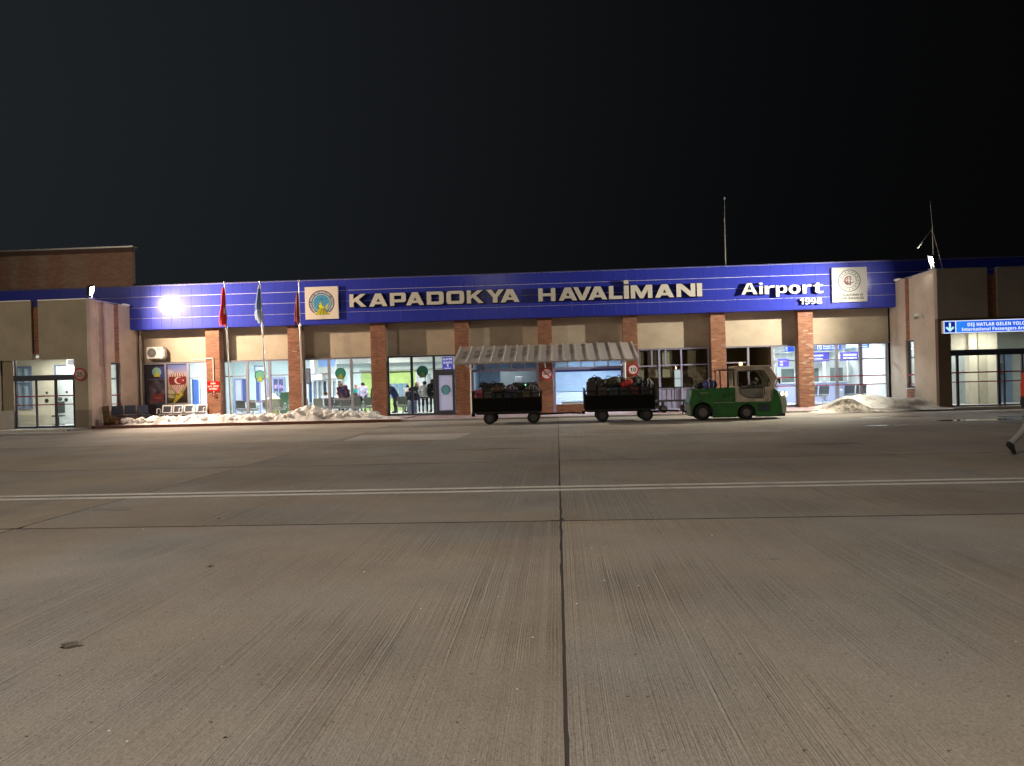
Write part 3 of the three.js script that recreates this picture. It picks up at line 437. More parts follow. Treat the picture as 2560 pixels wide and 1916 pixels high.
discSign('no_smoking_sign', 'round no smoking sign on brick pillar under the canopy', -0.51, 2.03, ZP + 0.06, 0.31, (x, W) => { x.fillStyle = '#b32a2a'; x.fillRect(0, 0, W, W); x.fillStyle = '#e3dcdc'; x.beginPath(); x.arc(128, 128, 98, 0, 7); x.fill(); x.fillStyle = '#1c2226'; x.fillRect(62, 126, 96, 17); x.strokeStyle = '#45574f'; x.lineWidth = 6; x.beginPath(); x.moveTo(168, 122); x.lineTo(196, 96); x.moveTo(150, 118); x.lineTo(196, 76); x.stroke(); x.strokeStyle = '#b32a2a'; x.lineWidth = 24; x.beginPath(); x.moveTo(56, 56); x.lineTo(200, 200); x.stroke(); });
{ const g = signBox('valve_sign', 'small red sign with white capitals on first brick pillar', -17.75, -17.1, 1.58, 2.11, ZP + 0.05, 0.025, canvasTex(256, 208, (x, W, H) => { x.fillStyle = '#c31d18'; x.fillRect(0, 0, W, H); x.fillStyle = '#f3d9d2'; x.font = 'bold 44px sans-serif'; x.textAlign = 'center'; x.fillText('ABONE', 128, 62, 110); x.fillText('SU İL. ÇIKIŞI', 128, 120, 236); x.fillText('BETONU', 128, 176, 180); }), M.red);
  const p = thing('water_pipe', 'thin white pipe bent down the first pillar with red valve wheel', 'pipe'); part(p, 'pipe', mg([cyl([-18.78, 3.25, ZW - 0.16], [-17.8, 3.25, ZW - 0.16], 0.012), tube([[-17.8, 3.27, ZP + 0.03], [-17.43, 3.27, ZP + 0.03], [-17.4, 3.24, ZP + 0.03], [-17.4, 1.4, ZP + 0.03]], 0.022, 40)]), M.white); part(p, 'valve_wheel', new THREE.TorusGeometry(0.08, 0.025, 8, 20).translate(-17.39, 1.42, ZP + 0.07), std(0.25, 0.02, 0.02, 0.5)); }
// ---------- wings and the brick block ----------
const LX = -21.55, LZ = -34.2, RX = 16.25, RZ = -33.8;
function slideDoor(parent, z, x0, x1, top, mulls, y = [0.1, 1.18, 1.58, 2.3, 2.55]) {
  const g = new THREE.Group(); g.name = 'sliding_door'; parent.add(g);
  const bars = [bx(x0, x1, y[0], y[0] + 0.09, z - 0.08, z), bx(x0, x0 + 0.07, y[0] + 0.09, top, z - 0.08, z), bx(x1 - 0.07, x1, y[0] + 0.09, top, z - 0.08, z)];
  for (const [m, w] of mulls) bars.push(bx(m - w / 2, m + w / 2, y[0] + 0.09, y[3], z - 0.08, z + 0.012));
  part(g, 'frame', mg(bars), M.aluDark); part(g, 'door_header', bx(x0 - 0.02, x1 + 0.02, y[3], y[4], z - 0.12, z + 0.05), M.aluDark);
  const xs = [x0 + 0.06, ...mulls.map(m => m[0]), x1 - 0.06];
  for (let i = 0; i + 1 < xs.length; i++) part(g, 'pane', sheet(xs[i] + 0.02, xs[i + 1] - 0.02, y[0] + 0.08, y[3], z - 0.05), M.pane);
  part(g, 'pane', sheet(x0 + 0.06, x1 - 0.06, y[4], top, z - 0.05), M.pane);
  part(g, 'guard_rail', mg([bx(x0 + 0.07, x1 - 0.07, y[1] - 0.022, y[1] + 0.022, z + 0.013, z + 0.035), bx(x0 + 0.07, x1 - 0.07, y[2] - 0.028, y[2] + 0.028, z + 0.013, z + 0.035)]), M.railRed);
  return g;
}
const sideBricks = (za, zb, y0, y1, x, dir) => dir > 0 ? brickwork(-za, -zb, y0, y1, x, 0.1, () => 0, false).rotateY(Math.PI / 2) : brickwork(zb, za, y0, y1, -x, 0.1, () => 0, false).rotateY(-Math.PI / 2);
function wing(name, label, s, X, Z, wallM, frontM) { // s: +1 wing left of the court (its side wall faces +x), -1 right
  const g = thing(name, label, 'building'), o = X - s * 0.25, far = X - s * 9.5, mm = (a, b) => [Math.min(a, b), Math.max(a, b)];
  const B = (x0, x1, ...r) => metreUV(bx(...mm(x0, x1), ...r));
  part(g, 'side_wall', mg([B(X, o, 0, 6, -36.05, Z - 0.25), B(X, o, 0, 6, -38.52, -36.85), B(X, o, 0, 0.92, -36.85, -36.05), B(X - s * 0.03, o, 3.12, 5.96, -36.85, -36.05)]), wallM);
  part(g, 'brick_strip', B(X - s * 0.004, X - s * 0.02, 3.12, 5.97, -36.78, -36.4), M.mortar).userData.label = 'narrow dark brick strip above slit window';
  stuffPart(g, 'brickwork', sideBricks(-36.4, -36.78, 3.14, 5.96, X + s * 0.012, s), M.brick);
  stuffPart(g, 'brickwork', sideBricks(-36.07, -36.83, 0.1, 0.9, X + s * 0.012, s), M.brick);
  part(g, 'plaster_panel', mg([B(X + s * 0.001, X - s * 0.03, 3.12, 5.97, -36.4, -36.05), B(X + s * 0.001, X - s * 0.03, 3.12, 5.97, -36.85, -36.78)]), wallM);
  const w = new THREE.Group(); w.name = 'slit_window'; g.add(w);
  part(w, 'frame', mg([B(X - s * 0.1, X - s * 0.18, 0.92, 3.12, -36.85, -36.78), B(X - s * 0.1, X - s * 0.18, 0.92, 3.12, -36.12, -36.05), B(X - s * 0.1, X - s * 0.18, 3.05, 3.12, -36.78, -36.12), B(X - s * 0.1, X - s * 0.18, 0.92, 1.0, -36.78, -36.12), B(X - s * 0.1, X - s * 0.18, 2.3, 2.36, -36.78, -36.12)]), M.aluDark);
  part(w, 'sill', B(X + s * 0.03, X - s * 0.1, 0.88, 0.92, -36.88, -36.02), M.white);
  part(w, 'pane', new THREE.PlaneGeometry(0.7, 2.1).rotateY(Math.PI / 2).translate(X - s * 0.14, 2.02, -36.45), M.pane);
  part(w, 'guard_rail', mg([B(X - s * 0.05, X - s * 0.08, 1.5, 1.56, -36.85, -36.05), B(X - s * 0.05, X - s * 0.08, 1.08, 1.12, -36.85, -36.05)]), M.railRed);
  part(g, 'coping', mg([B(X + s * 0.03, o - s * 0.02, 6, 6.035, -38, Z + 0.03), B(o - s * 0.02, s > 0 ? -23.85 : 18.31, 5.99, 6.03, Z - 0.24, Z + 0.03), B(s > 0 ? -24.2 : 18.76, far, 5.99, 6.03, Z - 0.24, Z + 0.03)]), M.coping);
  part(g, 'roof', B(o, far, 5.6, 5.75, -38.4, Z - 0.25), std(0.12, 0.12, 0.12, 0.9));
  part(g, 'end_wall', B(far, far + s * 0.2, 0, 5.6, -38.4, Z - 0.25), wallM);
  return { g, B, far, o };
}
const sideL = plaster(0.62, 0.48, 0.39), frontL = plaster(0.47, 0.41, 0.31);
const lw = wing('left_wing', 'beige rendered wing with sliding doors at left end of terminal', 1, LX, LZ, sideL, frontL);
{ const { g, B, far } = lw;
  part(g, 'front_panel', mg([B(-23.87, LX - 0.001, 3.26, 5.995, LZ - 0.25, LZ), B(-22.2, LX - 0.001, 0, 3.26, LZ - 0.25, LZ)]), frontL);
  part(g, 'front_panel', B(-24.2, far, 3.26, 5.985, LZ - 0.25, LZ), frontL);
  part(g, 'brick_strip', B(-24.2, -23.87, 3.53, 5.7, LZ - 0.25, LZ - 0.13), M.mortar); stuffPart(g, 'brickwork', brickwork(-24.2, -23.87, 3.53, 5.7, LZ - 0.1, 0.1, () => 0, false), M.brick);
  part(g, 'pier_base', B(-22.19, LX + 0.004, 0.05, 0.9, LZ - 0.2, LZ + 0.03), M.base);
  part(g, 'front_panel', mg([B(-25.75, -26.0, 0.95, 3.26, LZ - 0.2, LZ - 0.02), B(-25.95, far, 0.95, 2.2, LZ - 0.2, LZ), B(-25.75, far, 2.6, 3.26, LZ - 0.2, LZ)]), plaster(0.56, 0.5, 0.4));
  for (let i = 0; i < 7; i++) part(g, 'cladding_board', bx(-25.2 - (i + 1) * 0.09, -25.2 - i * 0.09 - 0.012, 0.95, 3.25, LZ - 0.2, LZ - 0.1), std(0.3, 0.25, 0.18, 0.7));
  part(g, 'marble_plinth', B(-25.16, far, 0.05, 0.95, LZ - 0.25, LZ + 0.01), plaster(0.6, 0.57, 0.52));
  slideDoor(g, LZ - 0.1, -25.15, -22.2, 3.26, [[-24.13, 0.06], [-23.19, 0.1], [-22.32, 0.06]]);
  for (const [x, y, r] of [[-23.64, 1.73, 0.06], [-22.68, 1.74, 0.055], [-23.66, 1.36, 0.1], [-22.72, 1.38, 0.09]]) part(g, 'door_sticker', new THREE.CylinderGeometry(r, r, 0.004, 20).rotateX(Math.PI / 2).translate(x, y, LZ - 0.14), std(0.08, 0.09, 0.08, 0.6));
  const st = canvasTex(256, 512, (x, W, H) => { x.fillStyle = '#000'; x.fillRect(0, 0, W, H); for (const [a, w, t, b, k] of [[150, 54, 0, 300, 0.9], [152, 30, 250, 512, 0.7], [176, 14, 0, 470, 0.6], [100, 18, 0, 200, 0.3]]) { x.fillStyle = `rgba(255,255,255,${k})`; x.beginPath(); x.moveTo(a - w / 2, t); for (let i = 0; i <= 14; i++) x.lineTo(a - w / 2 - rr(-4, 5), t + (b - t) * i / 14); for (let i = 14; i >= 0; i--) x.lineTo(a + w / 2 + rr(-4, 5), t + (b - t) * i / 14); x.fill(); } }); st.colorSpace = THREE.NoColorSpace;
  part(g, 'damp_stain', new THREE.PlaneGeometry(1.8, 5.2).rotateY(Math.PI / 2).translate(LX + 0.003, 3.35, -35.15), new THREE.MeshStandardMaterial({ color: new THREE.Color().setRGB(0.3, 0.2, 0.16), alphaMap: st, transparent: true, opacity: 0.45, roughness: 0.8 }));
}
const rw = wing('right_wing', 'beige rendered wing with lit blue door sign at right end of terminal', -1, RX, RZ, plaster(0.64, 0.55, 0.45), M.wing);
{ const { g, B, far } = rw, brownM = plaster(0.16, 0.11, 0.075), upM = plaster(0.4, 0.35, 0.3);
  part(g, 'front_panel', B(RX + 0.001, 18.33, 3.9, 5.995, RZ - 0.25, RZ), upM); part(g, 'front_panel', B(18.74, far, 3.9, 5.985, RZ - 0.25, RZ), upM);
  part(g, 'brick_strip', B(18.33, 18.74, 3.9, 5.75, RZ - 0.25, RZ - 0.13), M.mortar); stuffPart(g, 'brickwork', brickwork(18.33, 18.74, 3.9, 5.75, RZ - 0.1, 0.1, () => 0, false), M.brick);
  part(g, 'door_surround', mg([B(RX + 0.002, 16.76, 0, 3.9, RZ - 0.25, RZ - 0.005), B(16.76, far, 3.26, 3.9, RZ - 0.25, RZ - 0.005), B(21.6, far, 0, 3.26, RZ - 0.25, RZ - 0.005)]), brownM);
  slideDoor(g, RZ - 0.1, 16.76, 21.6, 3.26, [[17.08, 0.09], [18.78, 0.1], [19.0, 0.05], [19.75, 0.08]]);
  part(g, 'door_step', B(16.6, 21.8, 0, 0.13, RZ - 0.3, RZ + 0.5), concreteMats[1]);
}
{ // tall brick block behind the left wing
  const g = thing('brick_block', 'tall brick block with pale coping rising behind the left wing', 'building');
  part(g, 'wall', bx(-36, -23.15, 0, 9.62, -41.3, -41), M.mortar); stuffPart(g, 'brickwork', brickwork(-32.6, -23.14, 6.3, 9.35, -40.98, 0.1, (x, y) => 1.15 + 0.7 * Math.max(Math.exp(-Math.pow((x + 28.35) / (y > 8.6 ? 0.5 : 0.22), 4)), Math.exp(-Math.pow((x + 29.9) / (y > 8.7 ? 0.45 : 0.2), 4)), Math.exp(-Math.pow((x + 26.4) / 0.7, 4)) * 0.7), false), M.brick);
  part(g, 'parapet', metreUV(bx(-36, -23.12, 9.35, 9.6, -41.2, -40.95)), plaster(0.2, 0.12, 0.09)); part(g, 'coping', bx(-36.1, -23.05, 9.6, 9.68, -41.4, -40.9), M.coping);
}
// ---------- floodlights ----------
function floodlight(label, pos, aim, color, cd, angle, group) {
  const g = thing('floodlight', label, 'floodlight', group, ...pos), q = new THREE.Quaternion().setFromUnitVectors(V(0, 0, 1), V(...aim).sub(V(...pos)).normalize());
  const head = new THREE.Group(); head.name = 'lamp_head'; head.quaternion.copy(q); g.add(head);
  part(head, 'housing', mg([new RoundedBoxGeometry(0.46, 0.44, 0.12, 2, 0.04).translate(0, 0, -0.09), bx(-0.23, 0.23, 0.2, 0.22, -0.04, 0.02), bx(-0.23, 0.23, -0.22, -0.2, -0.04, 0.02), bx(-0.23, -0.21, -0.2, 0.2, -0.04, 0.02), bx(0.21, 0.23, -0.2, 0.2, -0.04, 0.02)]), M.black);
  part(head, 'lamp_lens', new THREE.CylinderGeometry(0.19, 0.19, 0.02, 28).rotateX(Math.PI / 2).translate(0, 0, -0.01), emit(...color, 320));
  part(g, 'bracket', mg([cyl([0, -0.36, 0], [0, -0.14, -0.05], 0.02), bx(-0.1, 0.1, -0.375, -0.35, -0.1, 0.1)]), M.chrome);
  const l = new THREE.SpotLight(new THREE.Color().setRGB(...color), cd, 0, angle, 1, 2); l.position.copy(V(...pos).add(V(0, 0, 0.03).applyQuaternion(q))); l.target.position.set(...aim); l.castShadow = true; l.shadow.radius = 2.5; scene.add(l, l.target); return g;
}
floodlight('glaring floodlight on roof corner of the left wing', [-21.33, 6.4, -34.3], [-9, 3, -36.7], [1, 0.78, 0.58], 720, 1.3);
floodlight('floodlight seen edge on at roof corner of the right wing', [16.12, 6.4, -33.95], [3, 2.5, -35.5], [1, 0.93, 0.77], 800, 1.08);
// apron masts outside the frame: one behind the camera, one beyond the left wing
function mast(label, x, z, aim, cd, angle, color) {
  const g = thing('light_mast', label, 'mast', undefined, x, 0, z), A = V(...aim), p = V(x, 14.1, z), q = new THREE.Quaternion().setFromUnitVectors(V(0, 0, 1), A.clone().sub(p).normalize());
  part(g, 'pole', cyl([0, 0, 0], [0, 14, 0], 0.16, 0.09, 16), M.chrome); part(g, 'crossbar', bx(-0.9, 0.9, 13.9, 14, -0.05, 0.05), M.chrome); part(g, 'footing', bx(-0.4, 0.4, 0, 0.3, -0.4, 0.4), concreteMats[0]);
  for (const k of [-0.6, 0.6]) { const h = part(g, 'lamp_head', new RoundedBoxGeometry(0.5, 0.4, 0.14, 2, 0.04), M.black); h.position.set(k, 14.2, 0); h.quaternion.copy(q); part(h, 'lamp_lens', bx(-0.2, 0.2, -0.15, 0.15, 0.071, 0.08), emit(...color, 12)); }
  const l = new THREE.SpotLight(new THREE.Color().setRGB(...color), cd, 0, angle, 1, 2); l.position.copy(p.add(V(0, 0, 0.3).applyQuaternion(q))); l.target.position.copy(A); l.castShadow = true; l.shadow.radius = 8; scene.add(l, l.target);
}
mast('tall apron light mast standing behind the camera', -7, 7, [-3, 0, -5.5], 1050, 0.78, [1, 0.87, 0.72]);
mast('tall apron light mast standing beyond the left wing', -34, -13, [-14, 0, -31], 720, 0.9, [1, 0.84, 0.64]);
// ---------- canopy over the baggage bays ----------
{ const g = thing('loading_canopy', 'ribbed sheet metal canopy over the two baggage bays', 'canopy'), x0 = -4.75, x1 = 3.68, n = 15, w = (x1 - x0) / n, dz = 3.03, dy = 0.9, L = Math.hypot(dz, dy), a = Math.atan2(dy, dz);
  const place = m => { m.position.set(0, 2.58, -35.05); m.rotation.x = a; };
  const pan = std(0.6, 0.56, 0.52, 0.5, { metalness: 0.15 }), panels = [0, 1, 2].map(k => { const c = pan.clone(); c.color.multiplyScalar(0.94 + k * 0.05); return c; });
  for (let i = 0; i < n; i++) place(part(g, 'roof_sheet', bx(x0 + i * w, x0 + (i + 1) * w - 0.004, -0.012, 0, -L, 0), panels[(i * 7) % 3]));
  for (let i = 0; i <= n; i++) place(part(g, 'seam_rib', bx(x0 + i * w - 0.03, x0 + i * w + 0.03, 0.001, 0.05, -L, 0.012), panels[1]));
  part(g, 'purlin', mg([0.1, 1.1, 2.0].map(k => bx(x0 + 0.1, x1 - 0.1, 2.49 + k * 0.297, 2.55 + k * 0.297, -35.05 - k - 0.08, -35.05 - k))), M.steelPale);
  for (const x of [-4.2, -0.56, 3.15]) part(g, 'bracket', mg([cyl([x, 2.5, -35.2], [x, 3.3, -38.0], 0.035), cyl([x, 2.5, -35.4], [x, 2.35, -38.05], 0.035)]), M.white);
}
// ---------- things on the wall and roof ----------
{ const g = thing('air_conditioner', 'white outdoor air conditioner unit on wall above the poster door', 'air conditioner', undefined, -20.55, 3.34, ZW - 0.2);
  part(g, 'case', rbx(-0.45, 0.42, 0, 0.6, 0.06, 0.4, 0.025), M.white); part(g, 'fan_guard', mg([new THREE.TorusGeometry(0.225, 0.012, 6, 28).translate(-0.17, 0.3, 0.405), ...[0.17, 0.12, 0.07].map(r => new THREE.TorusGeometry(r, 0.007, 5, 24).translate(-0.17, 0.3, 0.408)), ...Array.from({ length: 8 }, (_, i) => bx(-0.22, 0.22, -0.005, 0.005, 0, 0.008).rotateZ(i * Math.PI / 8).translate(-0.17, 0.3, 0.405))]), std(0.25, 0.25, 0.25, 0.5));
  part(g, 'fan_recess', new THREE.CylinderGeometry(0.22, 0.22, 0.006, 28).rotateX(Math.PI / 2).translate(-0.17, 0.3, 0.4005), std(0.1, 0.1, 0.1, 0.7)); part(g, 'rating_label', mg([bx(0.12, 0.3, 0.44, 0.54, 0.4, 0.404)]), std(0.08, 0.08, 0.09, 0.6)); part(g, 'rating_label', bx(0.14, 0.28, 0.46, 0.52, 0.404, 0.406), M.white);
  part(g, 'valve_cover', rbx(0.425, 0.5, 0.08, 0.5, 0.12, 0.38, 0.015), std(0.5, 0.49, 0.46, 0.5)); for (const k of [-0.355, 0.305]) part(g, 'bracket', mg([bx(k - 0.025, k + 0.025, -0.04, 0, 0, 0.42), bx(k - 0.025, k + 0.025, -0.3, -0.04, 0, 0.03)]), M.steelPale); }
function flagpole(label, x0, x1, z, top) { const g = thing('flagpole', label, 'flagpole', 'flagpoles before the waiting hall'); part(g, 'pole', mg([cyl([x0, 0.1, z], [x0 + (x1 - x0) * 0.7, 4.6, z], 0.045, 0.04), cyl([x0 + (x1 - x0) * 0.7, 4.6, z], [x1, top, z], 0.03, 0.024)]), M.chrome); part(g, 'halyard', cyl([x0 + 0.05, 0.9, z + 0.06], [x1 + 0.03, top - 0.05, z + 0.04], 0.005, 0.005, 5), M.white); part(g, 'finial', ball(x1, top + 0.04, z, 0.055), M.chrome); part(g, 'collar', cyl([x0 + (x1 - x0) * 0.7 - 0.002, 4.52, z], [x0 + (x1 - x0) * 0.7, 4.64, z], 0.055), M.chrome); part(g, 'base_plate', bx(x0 - 0.12, x0 + 0.12, 0.1, 0.16, z - 0.12, z + 0.12), M.chrome); }
const FZ = -35.2;
flagpole('thin flagpole flying the bright red flag, leftmost of three', -15.28, -15.44, FZ, 6.65); flagpole('thin flagpole flying the pale blue flag, middle of three', -13.56, -13.74, FZ, 6.62); flagpole('thin flagpole flying the dark red flag, beside the second pillar', -11.87, -11.9, FZ, 6.61);
function hangingFlag(label, x, z, yt, yb, prof, colFn, ph) { // limp cloth gathered in folds below its upper corner
  const N = 44, K = 40, p = [], c = [], idx = [];
  for (let j = 0; j <= N; j++) { const t = j / N, [off, wd] = prof(t), y = yt + (yb - yt) * t;
    for (let k = 0; k < K; k++) { const a = k / K * 2 * Math.PI, f = 1 + 0.3 * Math.sin(a * 3 + ph + t * 2.2) + 0.16 * Math.sin(a * 5 - t * 5 + ph), dy = t > 0.8 ? (t - 0.8) * 0.45 * Math.sin(a * 2 + ph) : 0; p.push(x + off + Math.cos(a) * wd * f, y + dy, z + Math.sin(a) * wd * 0.55 * f + 0.02); c.push(...colFn(t, a)); } }
  for (let j = 0; j < N; j++) for (let k = 0; k < K; k++) { const a = j * K + k, b = j * K + (k + 1) % K; idx.push(a, a + K, b, b, a + K, b + K); }
  const g = new THREE.BufferGeometry(); g.setAttribute('position', new THREE.Float32BufferAttribute(p, 3)); g.setAttribute('color', new THREE.Float32BufferAttribute(c, 3)); g.setIndex(idx); g.computeVertexNormals();
  solo('flag', g, new THREE.MeshStandardMaterial({ vertexColors: true, roughness: 0.75, side: THREE.DoubleSide }), label, 'flag', 'limp flags before the waiting hall');
}
hangingFlag('limp bright red flag on leftmost flagpole', -15.46, FZ, 6.45, 4.71, t => [-0.03 - t * 0.1, 0.035 + 0.1 * Math.min(1, t * 1.5) + 0.02 * Math.sin(t * 9)], (t, a) => (t > 0.55 && t < 0.72 && a > 0.3 && a < 0.9) ? [0.75, 0.72, 0.7] : [0.6, 0.012, 0.016], 0.4);
hangingFlag('limp pale blue and white flag on middle flagpole', -13.76, FZ, 6.51, 4.79, t => [-0.02 - 0.07 * Math.sin(t * 3), 0.03 + 0.12 * Math.min(1, t * 1.7) * (t > 0.62 && t < 0.72 ? 0.75 : 1)], (t, a) => t < 0.1 ? [0.6, 0.6, 0.62] : t > 0.66 ? [0.3, 0.38, 0.55] : [0.1, 0.17, 0.36], 1.7);
hangingFlag('narrow dark red flag hanging close to third flagpole', -11.96, FZ, 6.09, 4.67, t => [-0.03 - t * 0.03, 0.025 + 0.065 * Math.min(1, t * 2)], () => [0.2, 0.006, 0.02], 2.9);
{ const g = thing('antenna', 'slim whip antenna standing on the terminal roof', 'antenna'); part(g, 'mast', mg([cyl([9.2, 6.8, -42], [9.21, 10.2, -42], 0.03, 0.025), cyl([9.21, 10.2, -42], [9.24, 11.2, -42], 0.014, 0.01)]), M.steelPale); part(g, 'tip', ball(9.24, 11.25, -42, 0.05, 0.07, 0.05), M.white); part(g, 'base', bx(9.05, 9.35, 6.85, 6.92, -42.15, -41.85), M.chrome); }
{ const g = thing('antenna', 'thin mast with slanting stays over the right wing floodlight', 'antenna'); part(g, 'mast', mg([cyl([16.3, 5.7, -34.1], [16.27, 7.9, -34.1], 0.03, 0.022), cyl([16.27, 7.9, -34.1], [16.2, 8.98, -34.1], 0.012, 0.008)]), M.steelPale); part(g, 'stay', mg([cyl([16.26, 7.8, -34.1], [15.65, 7.15, -33.8], 0.008), cyl([15.65, 7.15, -33.8], [15.45, 6.92, -33.72], 0.02, 0.035)]), M.white); part(g, 'stay', cyl([16.26, 7.8, -34.1], [17.3, 5.75, -35.2], 0.012), M.steelPale); }
{ const g = thing('security_camera', 'small security camera on side wall of the right wing', 'camera', undefined, RX, 4.1, -35.1); part(g, 'case', rbx(-0.09, 0.09, -0.07, 0.07, -0.22, 0.22, 0.02).rotateX(0.35).rotateY(-0.5).translate(-0.28, 0.02, 0), std(0.35, 0.33, 0.3, 0.5)); part(g, 'arm', cyl([0, -0.06, 0], [-0.26, 0, 0], 0.025), M.steelPale); part(g, 'mount', bx(-0.02, 0, -0.13, 0.05, -0.08, 0.08), M.steelPale); }
// lit door sign of the right wing
{ const t = canvasTex(2048, 220, (x, W, H) => { x.fillStyle = '#1c46c8'; x.fillRect(0, 0, W, H); const g = x.createLinearGradient(0, 0, W, 0); g.addColorStop(0, '#2a92f0'); g.addColorStop(0.3, '#2a62e0'); g.addColorStop(1, '#2450d0'); x.fillStyle = g; x.fillRect(0, 0, W, H); x.strokeStyle = '#dfe6ff'; x.lineWidth = 12; x.strokeRect(6, 6, W - 12, H - 12); x.fillStyle = '#161c80'; x.fillRect(20, 20, 170, H - 40); x.fillStyle = '#eef2ff'; x.fillRect(196, 8, 14, H - 16); x.lineWidth = 34; x.strokeStyle = '#b8ecf2'; x.beginPath(); x.moveTo(105, 34); x.lineTo(105, 150); x.moveTo(42, 112); x.lineTo(105, 172); x.lineTo(168, 112); x.stroke(); x.fillStyle = '#eaf4ff'; x.font = 'bold 82px sans-serif'; x.fillText('DIŞ HATLAR GELEN YOLCU GİRİŞİ', 395, 104, 1500); x.font = 'bold 76px sans-serif'; x.fillText('International Passengers Arrival Entrance', 300, 184, 1640); });
  const g = thing('door_sign', 'long lit blue sign for arriving passengers over right wing doors', 'sign', undefined, 16.39, 3.25, RZ + 0.2); part(g, 'sign_case', bx(0, 5.0, 0, 0.54, -0.18, -0.001), M.white); part(g, 'lit_sign_face', sheet(0.005, 4.995, 0.005, 0.535, 0.001), new THREE.MeshStandardMaterial({ map: t, emissiveMap: t, emissive: 0xffffff, emissiveIntensity: 1.1, roughness: 0.4 }));
  const l = new THREE.RectAreaLight(0x6f8cff, 0.5, 4.9, 0.5); l.position.set(16.39 + 2.5, 3.52, RZ + 0.215); l.lookAt(16.39 + 2.5, 3.52, 0); scene.add(l); }
// ---------- snow ----------
function snowBank(name, label, x0, x1, z0, z1, nx, nz, hf, colf, y0) {
  const p = [], c = [], idx = [];
  for (let j = 0; j <= nz; j++) for (let i = 0; i <= nx; i++) { const u = i / nx, v = j / nz, x = x0 + (x1 - x0) * u, z = z0 + (z1 - z0) * v, h = hf(u, v, x, z); p.push(x, y0 + h, z); c.push(...colf(u, v, x, z, h)); }
  for (let j = 0; j < nz; j++) for (let i = 0; i < nx; i++) { const a = j * (nx + 1) + i; idx.push(a, a + 1, a + nx + 1, a + 1, a + nx + 2, a + nx + 1); }
  const g = new THREE.BufferGeometry(); g.setAttribute('position', new THREE.Float32BufferAttribute(p, 3)); g.setAttribute('color', new THREE.Float32BufferAttribute(c, 3)); g.setAttribute('uv', new THREE.Float32BufferAttribute(p.flatMap((_, i) => i % 3 === 0 ? [p[i], p[i + 2]] : []), 2)); g.setIndex(idx); g.computeVertexNormals();
  return solo(name, g, new THREE.MeshStandardMaterial({ vertexColors: true, roughness: 0.9, bumpMap: texPlasterB, bumpScale: 0.02, side: THREE.DoubleSide }), label, 'snow');
}
const nz2 = (x, z, k, g = 0) => vn(grids[g], x * k + 200, z * k + 200, 4096, 4096);
const lump = (x, z, k) => { const n = nz2(x, z, k, 1); return Math.sqrt(Math.abs(n - 0.5) * 2); };
snowBank('snow_bank', 'long low bank of lumpy snow along the dark red kerb', -20.6, -7.2, -37.0, -34.53, 330, 60, (u, v, x, z) => {
  const edge = Math.min(1, v * 5, (1 - v) * 9) * Math.min(1, u * 9, (1 - u) * 7), ridge = Math.exp(-Math.pow((v - 0.72) / 0.3, 2));
  const big = 0.1 + 0.2 * nz2(x, z, 0.8, 2) + 0.34 * Math.exp(-Math.pow((x + 11.6) / 0.75, 2)) + 0.14 * Math.exp(-Math.pow((x + 10) / 1.1, 2));
  return Math.max(-0.03, edge * (big * ridge + 0.16 * lump(x, z, 3.2) * ridge + 0.09 * lump(x, z, 7.5) + 0.04 * lump(x, z, 15) - 0.06) - 0.015 * (1 - edge));
}, (u, v, x, z) => { const d = Math.max(0, nz2(x, z, 2.2, 3) - 0.62) * 1.6 + Math.max(0, nz2(x, z, 9, 0) - 0.7) * 0.9, k = 1 - Math.min(0.75, d); return [0.84 * k, 0.83 * k, 0.82 * k]; }, 0.115);
{ // loose lumps on the bank, too many to count
  const L = []; for (let i = 0; i < 220; i++) { const r = rr(0.05, 0.15), g = new THREE.IcosahedronGeometry(r, 1), p = g.attributes.position; for (let k = 0; k < p.count; k++) { const w = 0.75 + 0.5 * nz2(p.getX(k) * 9 + i, p.getY(k) * 9 + p.getZ(k) * 5, 1, 1); p.setXYZ(k, p.getX(k) * w * 1.2, p.getY(k) * w * 0.8, p.getZ(k) * w); } g.computeVertexNormals(); const x = rr(-20.4, -8.4), z = -34.75 - Math.pow(rnd(), 2) * 1.5; L.push(g.translate(x, 0.24 + rr(0, 0.16) + 0.3 * Math.exp(-Math.pow((x + 11.6) / 0.75, 2)), z)); }
  solo('snow_lumps', mg(L), std(0.8, 0.78, 0.76, 0.9), 'loose round lumps of snow scattered over the kerbside bank', 'snow', undefined, 'stuff');
}
snowBank('snow_heap', 'broad white snow heap before the rightmost window bay', 11.9, 18.2, -38.3, -33.2, 190, 120, (u, v, x, z) => {
  const e = Math.min(1, u * 7, (1 - u) * 4, v * 10, (1 - v) * 4); return Math.max(-0.03, e * (0.62 * Math.exp(-Math.pow((x - 13.7) / 1.5, 2) - Math.pow((z + 35.9) / 1.5, 2)) + 0.32 * Math.exp(-Math.pow((x - 15.9) / 1.3, 2) - Math.pow((z + 34.9) / 0.9, 2)) + 0.14 * nz2(x, z, 1.1, 2) + 0.07 * lump(x, z, 3) + 0.04 * lump(x, z, 8) - 0.1));
}, (u, v, x, z, h) => { const d = Math.max(0, nz2(x, z, 1.6, 3) - 0.45) * (z > -35.3 ? 1.5 : 0.35) + Math.max(0, nz2(x, z, 8, 0) - 0.6) * (z > -35 ? 1 : 0.3), k = 1 - Math.min(0.8, d); return [0.72 * k, 0.7 * k * (0.95 + 0.05 * k), 0.66 * k * (0.88 + 0.12 * k)]; }, 0.06);
